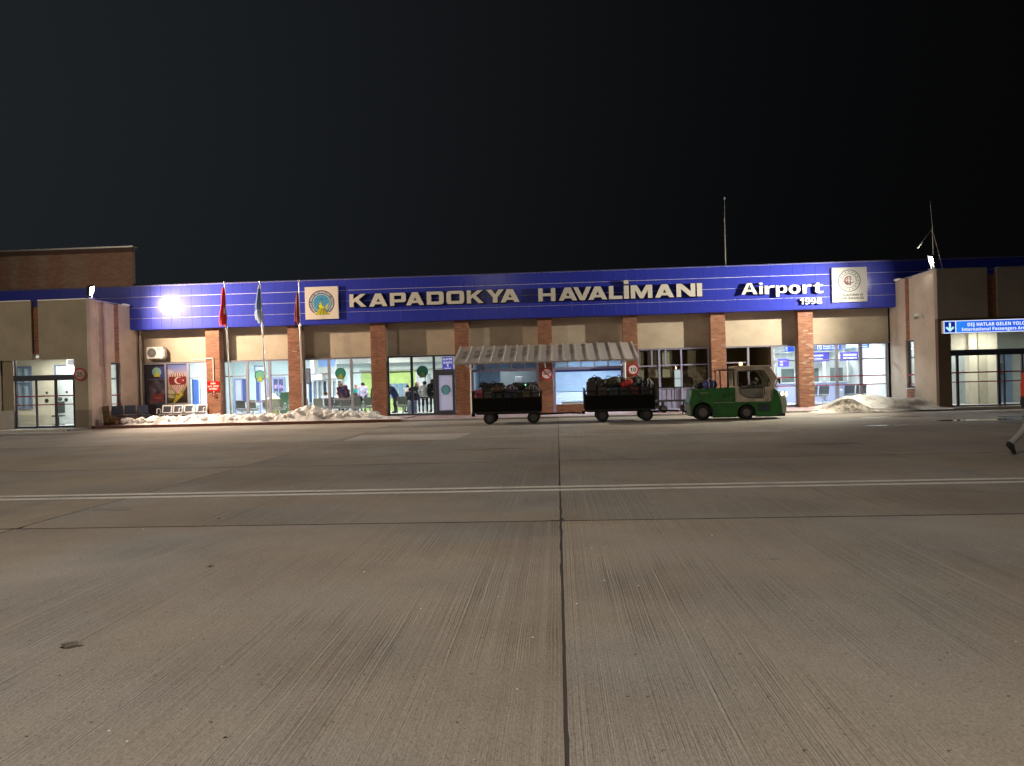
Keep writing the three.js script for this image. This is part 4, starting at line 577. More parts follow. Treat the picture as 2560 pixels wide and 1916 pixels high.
snowBank('snow_heap', 'dirty brown snow heap in front of the white one', 10.9, 15.0, -36.3, -32.9, 150, 100, (u, v, x, z) => {
  const e = Math.min(1, u * 5, (1 - u) * 4, v * 5, (1 - v) * 5); return Math.max(-0.04, e * (0.46 * Math.exp(-Math.pow((x - 12.75) / 0.75, 2) - Math.pow((z + 34.5) / 0.8, 2)) + 0.12 * nz2(x, z, 1.4, 1) + 0.1 * lump(x, z, 3.4) + 0.05 * lump(x, z, 9) - 0.09));
}, (u, v, x, z, h) => { const d = 0.25 + 0.75 * nz2(x, z, 2.4, 2) + 0.4 * (nz2(x, z, 11, 3) - 0.5), w = x < 11.7 ? 0.2 : Math.exp(-Math.pow((x - 12.7) / 1.2, 2)) + 0.15, k = 1 - Math.min(0.86, d * w); return [0.72 * k, 0.66 * k * (0.92 + 0.08 * k), 0.58 * k * (0.8 + 0.2 * k)]; }, 0.02);
for (const [x, y, z, a, l] of [[16.22, 6.05, -37.5, 0.2, 'small patch of snow on right wing coping by the fascia'], [-21.5, 6.04, -37.4, 0.22, 'small patch of snow on left wing coping by the fascia']]) solo('snow_patch', ball(x, y, z, 0.12, 0.06, a * 1.6, 16), std(0.82, 0.82, 0.82, 0.9), l, 'snow');
// ---------- benches, plank and shrub outside ----------
function bench(label, n, x, y, z, turn, seatM, frameM, group, high = 0.46, framed = false) {
  const g = thing('beam_bench', label, 'bench', group, x, y, z, turn), p = 0.57, w = n * p;
  for (let i = 0; i < n; i++) { const c = -w / 2 + (i + 0.5) * p;
    part(g, 'seat', rbx(c - 0.25, c + 0.25, high - 0.02, high + 0.015, -0.2, 0.25, 0.012, 1), seatM);
    part(g, 'backrest', framed ? mg([rbx(-0.2, 0.2, 0.05, 0.36, -0.012, 0.012, 0.01, 1).rotateX(-0.25).translate(c, high, -0.24)]) : rbx(-0.25, 0.25, 0, 0.44, -0.015, 0.015, 0.012, 1).rotateX(-0.22).translate(c, high + 0.04, -0.22), seatM);
    if (framed) part(g, 'back_frame', mg([bx(-0.26, 0.26, 0.36, 0.42, -0.02, 0.02), bx(-0.26, 0.26, 0, 0.05, -0.02, 0.02), bx(-0.26, -0.2, 0.05, 0.36, -0.02, 0.02), bx(0.2, 0.26, 0.05, 0.36, -0.02, 0.02)]).rotateX(-0.25).translate(c, high, -0.24), frameM);
  }
  part(g, 'beam', bx(-w / 2, w / 2, high - 0.1, high - 0.03, -0.05, 0.03), frameM);
  for (let i = 0; i <= n; i += n > 2 ? 2 : 1) { const c = -w / 2 + i * p; part(g, 'armrest', tube([[c, high + 0.02, -0.16], [c, high + 0.22, -0.12], [c, high + 0.24, 0.16], [c, high, 0.2]], 0.022, 16), frameM); }
  for (const c of [-w / 2 + 0.3, w / 2 - 0.3]) part(g, 'leg', mg([bx(c - 0.025, c + 0.025, 0.04, high - 0.1, -0.04, 0.02), rbx(c - 0.03, c + 0.03, 0, 0.045, -0.26, 0.26, 0.012, 1)]), frameM);
}
bench('dark plastic bench against side wall of the left wing', 3, -20.75, 0.12, -36.35, 0.75, M.seatNavy, std(0.06, 0.06, 0.065, 0.6), undefined, 0.42);
bench('white framed bench with navy backs below the balloon poster', 3, -19.25, 0.12, -37.7, 0, M.seatNavy, M.white, undefined, 0.42, true);
bench('short white framed bench beside first brick pillar', 1, -18.02, 0.12, -37.75, 0, M.seatNavy, M.white, undefined, 0.42, true);
{ const g = thing('leaning_plank', 'weathered board leaning on side wall of the left wing', 'board', undefined, -21.2, 0.12, -35.05, 0.3); part(g, 'board', bx(-0.15, 0.15, 0, 0.92, -0.02, 0.02).rotateZ(0.12).rotateX(-0.15), std(0.2, 0.14, 0.08, 0.85)); part(g, 'batten', bx(-0.16, 0.16, 0.6, 0.66, 0.021, 0.045).rotateZ(0.12).rotateX(-0.15), std(0.12, 0.08, 0.05, 0.85)); }
{ const g = thing('dry_shrub', 'small dry yellow brown shrub at corner of the left wing', 'shrub', undefined, -20.98, 0.12, -34.85), L = [], S = [];
  for (let i = 0; i < 26; i++) { const a = rr(0, 6.3), r = rr(0.05, 0.26), h = rr(0.12, 0.42); S.push(cyl([0, 0, 0], [Math.cos(a) * r, h, Math.sin(a) * r], 0.008, 0.003, 5)); for (let k = 0; k < 9; k++) { const t = rr(0.4, 1.05); L.push(new THREE.PlaneGeometry(0.05, 0.08).rotateX(rr(0, 3)).rotateY(rr(0, 6)).translate(Math.cos(a) * r * t + rr(-0.05, 0.05), h * t + rr(-0.04, 0.04), Math.sin(a) * r * t + rr(-0.05, 0.05))); } }
  part(g, 'stems', mg(S), std(0.12, 0.07, 0.03, 0.9)); part(g, 'leaves', mg(L), new THREE.MeshStandardMaterial({ color: new THREE.Color().setRGB(0.2, 0.12, 0.03), roughness: 0.8, side: THREE.DoubleSide })); }
// ---------- interiors (part of the buildings) ----------
const FY = 0.14; // indoor floor level
function room(owner, x0, x1, z0, z1, h, wall, floorM = M.floor, ceilM = M.ceil, back = wall) { // z0 front (at the glass), z1 rear
  const zi = -39.0, side = (a, b) => mg([metreUV(bx(a, b, FY, h, z1, zi)), metreUV(bx(a, b, FY, Math.min(h, 3.115), zi, z0))]);
  part(owner, 'room_floor', bx(x0, x1, 0, FY, z1, z0), floorM); part(owner, 'room_ceiling', bx(x0 - 0.1, x1 + 0.1, h, h + 0.12, z1 - 0.12, zi - 0.002), ceilM);
  part(owner, 'room_wall', metreUV(bx(x0, x1, FY, h, z1 - 0.12, z1)), back); part(owner, 'room_wall', side(x0 - 0.1, x0), wall); part(owner, 'room_wall', side(x1, x1 + 0.1), wall);
}
let lightNo = 0;
function ceilingLight(label, x, y, z, w, d, col, k) {
  const g = thing('ceiling_light', label, 'ceiling light', 'ceiling lights of the lit rooms', x, y, z); part(g, 'frame', mg([bx(-w / 2 - 0.03, w / 2 + 0.03, -0.02, 0, -d / 2 - 0.03, -d / 2), bx(-w / 2 - 0.03, w / 2 + 0.03, -0.02, 0, d / 2, d / 2 + 0.03), bx(-w / 2 - 0.03, -w / 2, -0.02, 0, -d / 2, d / 2), bx(w / 2, w / 2 + 0.03, -0.02, 0, -d / 2, d / 2)]), M.white);
  part(g, 'lit_diffuser', bx(-w / 2, w / 2, -0.012, -0.002, -d / 2, d / 2), emit(...col, 1.6));
  const l = new THREE.RectAreaLight(new THREE.Color().setRGB(...col), k * 7, w, d); l.position.set(x, y - 0.02, z); l.lookAt(x, y - 5, z); scene.add(l);
}
const cool = [0.9, 0.97, 1], neutral = [1, 0.97, 0.9];
// waiting hall
room(term, -19.8, -4.62, ZG - 0.06, -46, 3.5, M.inCyan);
// far corner of the hall, seen through an opening in its rear wall
part(term, 'lime_wall', metreUV(bx(-11.8, -8.5, FY, 2.5, -45.98, -45.9)), M.inLime);
part(term, 'soffit', bx(-13.6, -4.65, 3.0, 3.49, -45.9, -45.2), M.inWhite);
for (const [x, z, a] of [[-18.4, -42.6, 0], [-16.0, -41.6, 1], [-14.2, -43.8, 2], [-11.6, -41, 3], [-9.6, -43.6, 4], [-7.2, -42, 5]]) ceilingLight('square ceiling panel in the waiting hall, number ' + ['one', 'two', 'three', 'four', 'five', 'six'][a] + ' from the left', x, 3.5, z, 1.1, 0.6, a > 3 ? neutral : cool, a < 2 ? 13 : 9.5);
function indoorDoor(owner, x0, x1, z, h, leaf, frame) { const g = new THREE.Group(); g.name = 'indoor_door'; owner.add(g); part(g, 'frame', mg([bx(x0 - 0.09, x0, FY, h, z, z + 0.06), bx(x1, x1 + 0.09, FY, h, z, z + 0.06), bx(x0 - 0.09, x1 + 0.09, h, h + 0.09, z, z + 0.06)]), frame); part(g, 'leaf', bx(x0, x1, FY, h, z, z + 0.03), leaf); part(g, 'handle', bx(x1 - 0.14, x1 - 0.04, 1.12, 1.16, z + 0.03, z + 0.07), M.chrome); return g; }
const lavF = std(0.3, 0.32, 0.55, 0.5);
indoorDoor(term, -19.62, -19.28, -45.96, 2.2, M.doorLav, lavF); indoorDoor(term, -18.05, -17.7, -45.96, 2.2, M.doorLav, lavF);
for (const [a, b] of [[-19.17, -18.92], [-18.35, -18.16]]) part(term, 'notice_panel', bx(a, b, 0.85, 2.28, -45.98, -45.92), std(0.07, 0.1, 0.3, 0.4));
part(term, 'notice_panel', bx(-19.79, -19.75, 0.9, 2.25, -41.35, -40.7), std(0.05, 0.12, 0.45, 0.4)); part(term, 'side_door', bx(-19.79, -19.76, FY, 2.25, -42.6, -41.6), M.doorLav);
{ const g = new THREE.Group(); g.name = 'kiosk_front'; term.add(g); part(g, 'frame', mg([bx(-17.3, -16.55, 2.2, 2.32, -45.98, -45.85), bx(-17.3, -17.22, FY, 2.2, -45.98, -45.85), bx(-16.96, -16.9, FY, 2.2, -45.98, -45.85), bx(-16.63, -16.55, FY, 2.2, -45.98, -45.85)]), lavF); part(g, 'backing', bx(-17.22, -16.63, FY, 2.2, -45.99, -45.95), std(0.1, 0.1, 0.2, 0.5)); for (let i = 0; i < 12; i++) part(g, 'poster_sheet', bx(0, rr(0.08, 0.13), 0, rr(0.16, 0.32), 0, 0.01).translate(-17.2 + (i % 4) * 0.145, 0.8 + Math.floor(i / 4) * 0.42, -45.945), std(rr(0.2, 0.8), rr(0.2, 0.6), rr(0.25, 0.8), 0.6)); }
// glazed offices along the rear of the hall
for (let i = 0; i < 7; i++) { const x = -15.1 + i * 0.3, g = new THREE.Group(); g.name = 'office_front'; term.add(g); part(g, 'frame', mg([bx(x, x + 0.05, FY, 2.0, -45.9, -45.8), bx(x + 0.25, x + 0.3, FY, 2.0, -45.9, -45.8), bx(x, x + 0.3, 2.0, 2.1, -45.9, -45.8)]), M.inWhite); part(g, 'backing', bx(x + 0.05, x + 0.25, FY, 2.0, -45.97, -45.93), [std(0.3, 0.36, 0.52, 0.3), std(0.05, 0.07, 0.2, 0.3), std(0.4, 0.44, 0.5, 0.3)][(i * 5 + 1) % 3]); }
part(term, 'fascia_board', bx(-15.2, -12.9, 2.15, 2.4, -45.95, -45.7), std(0.6, 0.64, 0.68, 0.5)); part(term, 'fascia_board', bx(-14.3, -13.8, 2.42, 2.57, -45.69, -45.66), std(0.75, 0.68, 0.35, 0.5));
part(term, 'hall_column', metreUV(bx(-14.65, -13.95, 2.1, 3.5, -45.6, -45.0)), M.inWhite);
for (let i = 0; i < 4; i++) part(term, 'office_window', bx(-10.15 + i * 0.3, -9.9 + i * 0.3, 0.9, 1.75, -45.9, -45.86), std(0.16, 0.26, 0.4, 0.3));
indoorDoor(term, -8.42, -8.08, -45.9, 2.3, std(0.5, 0.52, 0.56, 0.5), M.inWhite); part(term, 'notice_panel', bx(-7.8, -7.62, 1.2, 2.3, -45.95, -45.9), std(0.3, 0.34, 0.4, 0.4));
part(term, 'wall_trunking', bx(-11.9, -4.7, 2.52, 2.62, -45.88, -45.8), std(0.3, 0.34, 0.32, 0.5));
// framed pictures, screens and boards of the hall
function wallFrame(name, label, cat, x0, x1, y0, y1, z, face) { const g = thing(name, label, cat, undefined, (x0 + x1) / 2, (y0 + y1) / 2, z); const w = (x1 - x0) / 2, h = (y1 - y0) / 2; part(g, 'frame', mg([bx(-w, w, h - 0.04, h, -0.04, 0.01), bx(-w, w, -h, -h + 0.04, -0.04, 0.01), bx(-w, -w + 0.04, -h + 0.04, h - 0.04, -0.04, 0.01), bx(w - 0.04, w, -h + 0.04, h - 0.04, -0.04, 0.01)]), std(0.04, 0.04, 0.06, 0.5)); part(g, 'picture', bx(-w + 0.04, w - 0.04, -h + 0.04, h - 0.04, -0.03, 0), face); return g; }
wallFrame('television', 'wall television tilted behind the round sticker of second bay', 'television', -17.1, -16.35, 2.45, 2.95, -42.5, std(0.3, 0.36, 0.6, 0.2)).rotation.set(0.25, -0.3, 0.05);
wallFrame('framed_notice', 'narrow framed notice beside third brick pillar indoors', 'picture', -14.55, -14.3, 1.75, 2.35, -41, std(0.5, 0.52, 0.6, 0.5)); wallFrame('framed_notice', 'stacked framed notices at left edge of third bay', 'picture', -13.75, -13.5, 1.85, 2.7, -41.5, std(0.35, 0.32, 0.36, 0.5));
{ const g = thing('departure_board', 'pale blue hanging board high in third bay', 'board', undefined, -13.5, 2.45, -42.6); part(g, 'case', bx(-0.15, 1.1, 0, 0.85, -0.1, 0), M.inWhite); part(g, 'screen', bx(0.1, 1.05, 0.35, 0.8, 0, 0.01), std(0.25, 0.4, 0.75, 0.4)); part(g, 'hanger', bx(0.4, 0.44, 0.85, 0.95, -0.07, -0.03), M.chrome); }
{ const t = canvasTex(256, 384, (x, W, H) => { x.fillStyle = '#5a55b8'; x.fillRect(0, 0, W, H); x.fillStyle = '#f2f3ff'; x.textAlign = 'center'; x.font = 'bold 92px sans-serif'; x.fillText('GATE', 128, 100, 230); x.fillText('KAPI', 128, 205, 210); x.font = 'bold 120px sans-serif'; x.fillText('1', 128, 310); x.fillRect(50, 338, 156, 18); }); const g = thing('gate_sign', 'hanging lit sign reading GATE KAPI 1 beside the canopy', 'sign', undefined, -5.62, 2.4, -39.3); part(g, 'lit_sign_face', bx(-0.26, 0.3, 0, 0.64, -0.03, 0.03), new THREE.MeshStandardMaterial({ map: t, emissiveMap: t, emissive: 0xffffff, emissiveIntensity: 0.6 })); part(g, 'hanger', mg([bx(-0.2, -0.17, 0.64, 1.1, -0.01, 0.01), bx(0.2, 0.23, 0.64, 1.1, -0.01, 0.01)]), M.chrome); }
{ const g = thing('recycling_bin', 'tall pointed yellow bin standing behind the second bay chairs', 'bin', undefined, -15.5, FY, -41.2); part(g, 'body', rbx(-0.26, 0.26, 0, 0.95, -0.22, 0.22, 0.02), std(0.6, 0.58, 0.18, 0.5)); part(g, 'lid', new THREE.ConeGeometry(0.4, 0.3, 4).rotateY(Math.PI / 4).translate(0, 1.1, 0), std(0.75, 0.76, 0.5, 0.5)); part(g, 'slot', bx(-0.1, 0.1, 0.86, 0.9, 0.221, 0.225), M.black); }
{ const g = thing('recycling_bin', 'green square bin beside the pointed yellow one', 'bin', undefined, -14.85, FY, -41.3); part(g, 'body', rbx(-0.25, 0.25, 0, 1.25, -0.2, 0.2, 0.02), std(0.12, 0.26, 0.16, 0.5)); part(g, 'lid', rbx(-0.27, 0.27, 1.25, 1.3, -0.22, 0.22, 0.015, 1), std(0.1, 0.22, 0.14, 0.5)); }
// waiting benches, seen from behind
const frW = std(0.62, 0.64, 0.66, 0.4, { metalness: 0.3 });
const WB = 'waiting hall benches seen from behind';
bench('grey seat row behind left light of second bay', 2, -16.35, FY, -39.75, Math.PI, M.seatGrey, frW, WB); bench('grey seat row behind centre of second bay', 2, -15.0, FY, -39.95, Math.PI, M.seatGrey, frW, WB); bench('grey seat row beside third brick pillar', 2, -13.55, FY, -39.75, Math.PI, M.seatGrey, frW, WB);
bench('grey seat row behind left light of third bay', 3, -11.95, FY, -39.85, Math.PI, M.seatGrey, frW, WB); bench('grey seat row behind centre of third bay', 2, -10.75, FY, -39.7, Math.PI, M.seatGrey, frW, WB); bench('lone grey seat beside third bay right pillar', 1, -9.8, FY, -39.75, Math.PI, M.seatGrey, frW, WB);
bench('lone grey seat behind left light of the door bay', 1, -8.05, FY, -39.7, Math.PI, M.seatGrey, frW, WB);
bench('far seat row in middle of the waiting hall', 4, -12.3, FY, -42.2, 0, M.seatNavy, frW, WB);
// room behind the posters
room(term, -21.4, -20.0, ZG - 0.06, -42, 3.4, M.inGrey);
// baggage room under the canopy
room(term, -4.38, 3.6, ZG - 0.14, -43.5, 2.95, M.inBlue, M.floor, M.ceil, M.inBlue);
part(term, 'partition', metreUV(bx(-3.05, -0.7, FY, 2.3, -41.4, -41.3)), M.inGrey); part(term, 'partition', metreUV(bx(-0.75, -0.35, FY, 2.9, -43.4, -38.9)), M.inBlue);
ceilingLight('long ceiling tube in the left baggage bay', -2.6, 2.94, -40, 1.4, 0.25, [0.78, 0.88, 1], 7); ceilingLight('long ceiling tube in the right baggage bay', 1.5, 2.94, -40.4, 1.6, 0.35, [0.8, 0.9, 1], 24);
{ const g = thing('baggage_scanner', 'dark baggage machine with small green light in left baggage bay', 'machine', undefined, -1.6, FY, -40.5); part(g, 'case', rbx(-0.75, 0.85, 0.75, 1.5, -0.4, 0.4, 0.04), std(0.03, 0.035, 0.04, 0.5)); part(g, 'printer', rbx(-0.6, -0.2, 1.5, 1.8, -0.25, 0.15, 0.03), std(0.4, 0.4, 0.4, 0.5)); part(g, 'green_signal_light', bx(-0.09, -0.03, 1.33, 1.4, 0.401, 0.41), emit(0.2, 1, 0.4, 3)); part(g, 'leg', mg([bx(-0.65, -0.58, 0, 0.75, -0.3, 0.3), bx(0.68, 0.75, 0, 0.75, -0.3, 0.3)]), M.black); part(g, 'control_strip', bx(-0.65, 0.7, 1.34, 1.38, 0.4, 0.405), std(0.12, 0.12, 0.12, 0.5)); }
{ const g = thing('roller_shutter', 'pale slatted shutter low in the right baggage bay', 'shutter', undefined, 0.85, FY, -42.9); for (let i = 0; i < 9; i++) part(g, 'slat', rbx(-0.95, 0.55, i * 0.1, i * 0.1 + 0.092, -0.03, 0, 0.01, 1), std(0.5, 0.55, 0.62, 0.4)); part(g, 'shutter_head', bx(-1.0, 0.6, 0.92, 1.28, -0.2, 0.06), std(0.22, 0.3, 0.38, 0.5)); }
{ const g = thing('counter_box', 'pale box counter inside the right baggage bay', 'counter', undefined, 2.0, FY, -41); part(g, 'body', bx(-0.3, 0.5, 0, 1.35, -0.3, 0.3), std(0.4, 0.47, 0.52, 0.5)); part(g, 'worktop', bx(-0.33, 0.53, 1.35, 1.4, -0.33, 0.33), std(0.12, 0.15, 0.2, 0.4)); }
{ const g = thing('baggage_belt', 'low dark conveyor belt just inside the right baggage bay', 'conveyor', undefined, 1.5, FY, -39.6); part(g, 'belt', rbx(-1.3, 1.3, 0.34, 0.42, -0.35, 0.35, 0.03), M.rubber); part(g, 'side_rail', mg([bx(-1.3, 1.3, 0.26, 0.44, 0.36, 0.39), bx(-1.3, 1.3, 0.26, 0.44, -0.39, -0.36)]), M.chrome); part(g, 'leg', mg([-1.1, 0, 1.1].map(x => bx(x - 0.04, x + 0.04, 0, 0.34, -0.3, 0.3))), M.chrome); }
// unlit office with a lit opening at its rear
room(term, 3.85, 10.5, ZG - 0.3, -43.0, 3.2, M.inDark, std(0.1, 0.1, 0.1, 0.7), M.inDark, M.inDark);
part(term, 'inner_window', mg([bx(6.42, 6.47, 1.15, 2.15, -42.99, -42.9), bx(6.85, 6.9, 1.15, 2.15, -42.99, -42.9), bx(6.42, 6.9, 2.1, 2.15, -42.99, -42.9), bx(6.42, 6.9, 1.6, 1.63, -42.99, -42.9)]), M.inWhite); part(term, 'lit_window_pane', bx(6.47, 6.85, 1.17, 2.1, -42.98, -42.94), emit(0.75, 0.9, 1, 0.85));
// passport hall
room(term, 10.74, 16.1, ZG - 0.06, -46.5, 3.45, M.inWhite);
part(term, 'soffit', bx(10.7, 16.05, 2.95, 3.44, -46.4, -42.6), std(0.34, 0.37, 0.38, 0.8));
for (const [x, z, a] of [[12.2, -40.4, 'left'], [14.8, -40.4, 'right']]) ceilingLight(a + ' ceiling panel near the glass of the passport hall', x, 3.44, z, 1.2, 0.6, cool, 13);
for (const [x, a] of [[12.6, 'left'], [15, 'right']]) ceilingLight(a + ' ceiling panel over the passport booths', x, 2.94, -44.4, 1.2, 0.5, cool, 11);
const signTex = (bg, a, b, pic) => canvasTex(512, 128, (x, W, H) => { x.fillStyle = bg; x.fillRect(0, 0, W, H); x.fillStyle = '#e9f4ff'; if (pic) { x.fillRect(20, 18, 92, 92); x.fillStyle = bg; x.beginPath(); x.arc(52, 46, 14, 0, 7); x.fill(); x.fillRect(36, 62, 36, 44); x.fillRect(80, 40, 22, 50); x.fillStyle = '#e9f4ff'; } x.font = 'bold 40px sans-serif'; x.fillText(a, pic ? 140 : 70, 56, 340); x.fillText(b, pic ? 140 : 70, 104, 340); });
function hungSign(label, x, y, z, w, h, tex, k) { const g = thing('hanging_sign', label, 'sign', undefined, x, y, z); part(g, 'lit_sign_face', bx(-w / 2, w / 2, 0, h, -0.04, 0.04), new THREE.MeshStandardMaterial({ map: tex, emissiveMap: tex, emissive: 0xffffff, emissiveIntensity: k, roughness: 0.5 })); part(g, 'hanger', mg([bx(-w / 3, -w / 3 + 0.03, h, 2.95 - y > h ? 2.95 - y : h + 0.05, -0.01, 0.01), bx(w / 3, w / 3 + 0.03, h, 2.95 - y > h ? 2.95 - y : h + 0.05, -0.01, 0.01)]), M.chrome); }
hungSign('lit blue passport control sign high behind left mullion of last bay', 14.6, 2.96, -42.3, 1.3, 0.3, signTex('#2f48c8', 'Pasaport Kontrol', 'Passport Control', true), 0.8); hungSign('lit blue passport control sign high at right end of last bay', 16.1 - 0.65, 2.95, -40.5, 1.15, 0.27, signTex('#2a5a9c', 'Pasaport Kontrol', 'Passport Control', true), 0.8); hungSign('small lit blue sign high in the pane left of last pillar', 11.95, 2.85, -40.2, 0.5, 0.26, signTex('#2b4fc0', '', '', true), 0.7);
// passport booths
for (const [x, lab] of [[12.8, 'white passport booth behind left light of last bay'], [14.15, 'white passport booth behind centre of last bay'], [15.46, 'white passport booth partly behind right light of last bay'], [11.45, 'white passport booth left of last brick pillar']]) {
  const g = thing('passport_booth', lab, 'booth', 'passport booths', x, FY, -43.6), w = 0.57;
  part(g, 'base', bx(-w, w, 0, 1.05, -0.7, 0), std(0.4, 0.44, 0.68, 0.5)); part(g, 'posts', mg([bx(-w, -w + 0.22, 1.05, 2.3, -0.1, 0), bx(w - 0.22, w, 1.05, 2.3, -0.1, 0), bx(-w + 0.22, w - 0.22, 1.85, 2.3, -0.1, 0)]), M.inWhite); part(g, 'booth_glass', bx(-w + 0.22, w - 0.22, 1.05, 1.85, -0.07, -0.05), std(0.14, 0.18, 0.17, 0.1)); part(g, 'side_wall', bx(-w, -w + 0.05, 1.05, 2.2, -1.3, -0.1), M.inWhite); part(g, 'counter_top', bx(-w - 0.04, w + 0.04, 1.05, 1.1, -0.02, 0.16), M.white);
}
hungSign('purple sign on the booth behind left mullion of last bay', 14.05, 2.34, -42.6, 1.35, 0.5, signTex('#3a2f9a', 'T.C. Vatandaşları', 'Turkish Citizens', false), 0.25); hungSign('purple sign on the booth behind right light of last bay', 15.45, 2.34, -41.5, 1.05, 0.45, signTex('#352a94', 'Yabancı Uyruklular', 'Foreign Nationals', false), 0.25); hungSign('purple sign cut by the pillar left of last bay', 11.95, 2.1, -41.4, 0.55, 0.42, signTex('#352a94', 'Yabancı', 'Foreign', false), 0.25);
bench('navy seat pair behind left light of last bay', 2, 13.1, FY, -39.8, Math.PI, std(0.1, 0.12, 0.15, 0.5), frW, WB); bench('navy seat pair behind centre of last bay', 2, 14.9, FY, -39.75, Math.PI, std(0.1, 0.12, 0.16, 0.5), frW, WB);
{ const g = thing('hanging_microphone', 'small dark camera hanging from ceiling of the passport hall', 'camera', undefined, 13.4, 2.65, -41.6); part(g, 'stem', cyl([0, 0.1, 0], [0, 0.8, 0], 0.012), M.black); part(g, 'case', rbx(-0.05, 0.05, 0, 0.2, -0.05, 0.05, 0.02).rotateZ(0.4), M.black); }
// left wing room, with a brighter room behind its rear doorway
{ const g = lw.g, z1 = -37.2; part(g, 'room_floor', bx(-30.5, -21.82, 0, 0.1, -38.35, LZ - 0.26), M.floor); part(g, 'room_ceiling', bx(-30.5, -21.82, 3.5, 3.6, -38.35, LZ - 0.26), M.ceil);
  part(g, 'room_wall', metreUV(mg([bx(-30.5, -27.15, 0.1, 3.5, z1 - 0.1, z1), bx(-27.15, -26.4, 0.1, 0.93, z1 - 0.1, z1), bx(-27.15, -26.4, 3.1, 3.5, z1 - 0.1, z1), bx(-26.4, -25.1, 0.1, 3.5, z1 - 0.1, z1), bx(-25.1, -21.82, 3.12, 3.5, z1 - 0.1, z1)])), M.inCream);
  part(g, 'room_wall', metreUV(bx(-30.5, -21.82, 0.1, 3.5, -38.36, -38.3)), M.inWhite);
  part(g, 'inner_window_frame', mg([bx(-27.2, -27.08, 0.93, 3.1, z1, z1 + 0.06), bx(-26.47, -26.35, 0.93, 3.1, z1, z1 + 0.06), bx(-27.08, -26.47, 3.0, 3.1, z1, z1 + 0.06), bx(-27.08, -26.47, 0.93, 1.03, z1, z1 + 0.06), bx(-26.82, -26.74, 1.03, 3.0, z1, z1 + 0.06), bx(-27.08, -26.82, 2.2, 2.28, z1, z1 + 0.06), bx(-26.74, -26.47, 2.2, 2.28, z1, z1 + 0.06)]), std(0.16, 0.2, 0.28, 0.4)); part(g, 'inner_pane', bx(-27.08, -26.47, 1.0, 3.0, z1 - 0.05, z1 - 0.04), std(0.4, 0.54, 0.64, 0.15));
  part(g, 'inner_window_frame', mg([bx(-25.16, -25.06, 0.1, 3.12, z1, z1 + 0.06), bx(-25.06, -21.85, 3.04, 3.12, z1, z1 + 0.06)]), std(0.16, 0.2, 0.3, 0.4));
  ceilingLight('ceiling panel just inside the left wing doors', -24.6, 3.49, -35.8, 1.2, 0.5, neutral, 9); ceilingLight('ceiling panel of the bright rear room in left wing', -24.4, 3.49, -37.8, 1.2, 0.4, cool, 14);
  const ac = thing('wall_air_conditioner', 'indoor air conditioner above the left wing doors', 'air conditioner', undefined, -23.7, 3.02, -36.6); part(ac, 'case', rbx(-0.45, 0.45, 0, 0.36, -0.3, 0, 0.03), M.white); part(ac, 'grille', bx(-0.38, 0.4, 0.06, 0.3, 0.001, 0.01), std(0.12, 0.12, 0.14, 0.5));
  const ch = thing('office_chair', 'tall dark office chair behind right leaf of left wing doors', 'chair', undefined, -24.35, 0.1, -36.3, 0.3); part(ch, 'backrest', rbx(-0.22, 0.22, 0.62, 1.2, -0.06, 0, 0.03), std(0.08, 0.11, 0.11, 0.7)); part(ch, 'seat', rbx(-0.24, 0.24, 0.46, 0.54, 0, 0.46, 0.03), std(0.08, 0.11, 0.11, 0.7)); part(ch, 'base', mg([cyl([0, 0.08, 0.22], [0, 0.46, 0.22], 0.03), ...[0, 1, 2, 3, 4].map(k => cyl([0, 0.1, 0.22], [Math.cos(k * 1.257) * 0.28, 0.05, 0.22 + Math.sin(k * 1.257) * 0.28], 0.018))]), M.black); part(ch, 'headrest', ball(0, 1.32, -0.03, 0.12, 0.1, 0.05), std(0.08, 0.11, 0.11, 0.7)); }
// right wing room
{ const g = rw.g, z1 = -37.4; part(g, 'room_floor', bx(16.52, 25.2, 0, 0.12, -38.35, RZ - 0.26), M.floor); part(g, 'room_ceiling', bx(16.52, 25.2, 3.5, 3.6, -38.35, RZ - 0.26), M.ceil); part(g, 'room_wall', metreUV(bx(16.52, 25.2, 0.12, 3.5, -38.36, z1 - 0.5)), M.inWhite);
  part(g, 'room_column', metreUV(bx(18.75, 20.0, 0.12, 3.5, -36.6, -36.2)), M.inCream); part(g, 'room_column', metreUV(bx(19.12, 19.5, 0.12, 3.5, -36.2, -36.1)), plaster(0.5, 0.48, 0.36)); part(g, 'room_wall', metreUV(bx(20.0, 25.2, 0.12, 3.5, z1 - 0.1, z1)), plaster(0.56, 0.62, 0.55));
  part(g, 'room_wall', metreUV(bx(17.0, 18.75, 2.62, 3.5, -36.5, -36.4)), M.inCream); part(g, 'indoor_door', bx(20.7, 21.3, 0.12, 2.4, z1, z1 + 0.03), std(0.2, 0.3, 0.42, 0.4)); part(g, 'desk_screen', bx(20.2, 20.6, 1.4, 1.95, -36.9, -36.8), std(0.1, 0.1, 0.1, 0.4));
  part(g, 'desk_front', bx(17.1, 17.75, 0.12, 1.5, -37.3, -36.9), std(0.22, 0.18, 0.6, 0.5)); part(g, 'desk_front', bx(17.75, 18.7, 0.12, 1.2, -37.4, -37.0), M.inWhite); part(g, 'desk_screen', bx(18.0, 18.5, 1.5, 1.95, -37.4, -37.35), std(0.3, 0.3, 0.36, 0.4));
  ceilingLight('ceiling panel just inside the right wing doors', 19, 3.49, -35.1, 1.2, 0.5, neutral, 9); ceilingLight('ceiling panel of the rear right wing room', 18, 3.49, -37.3, 1.2, 0.4, cool, 8); }
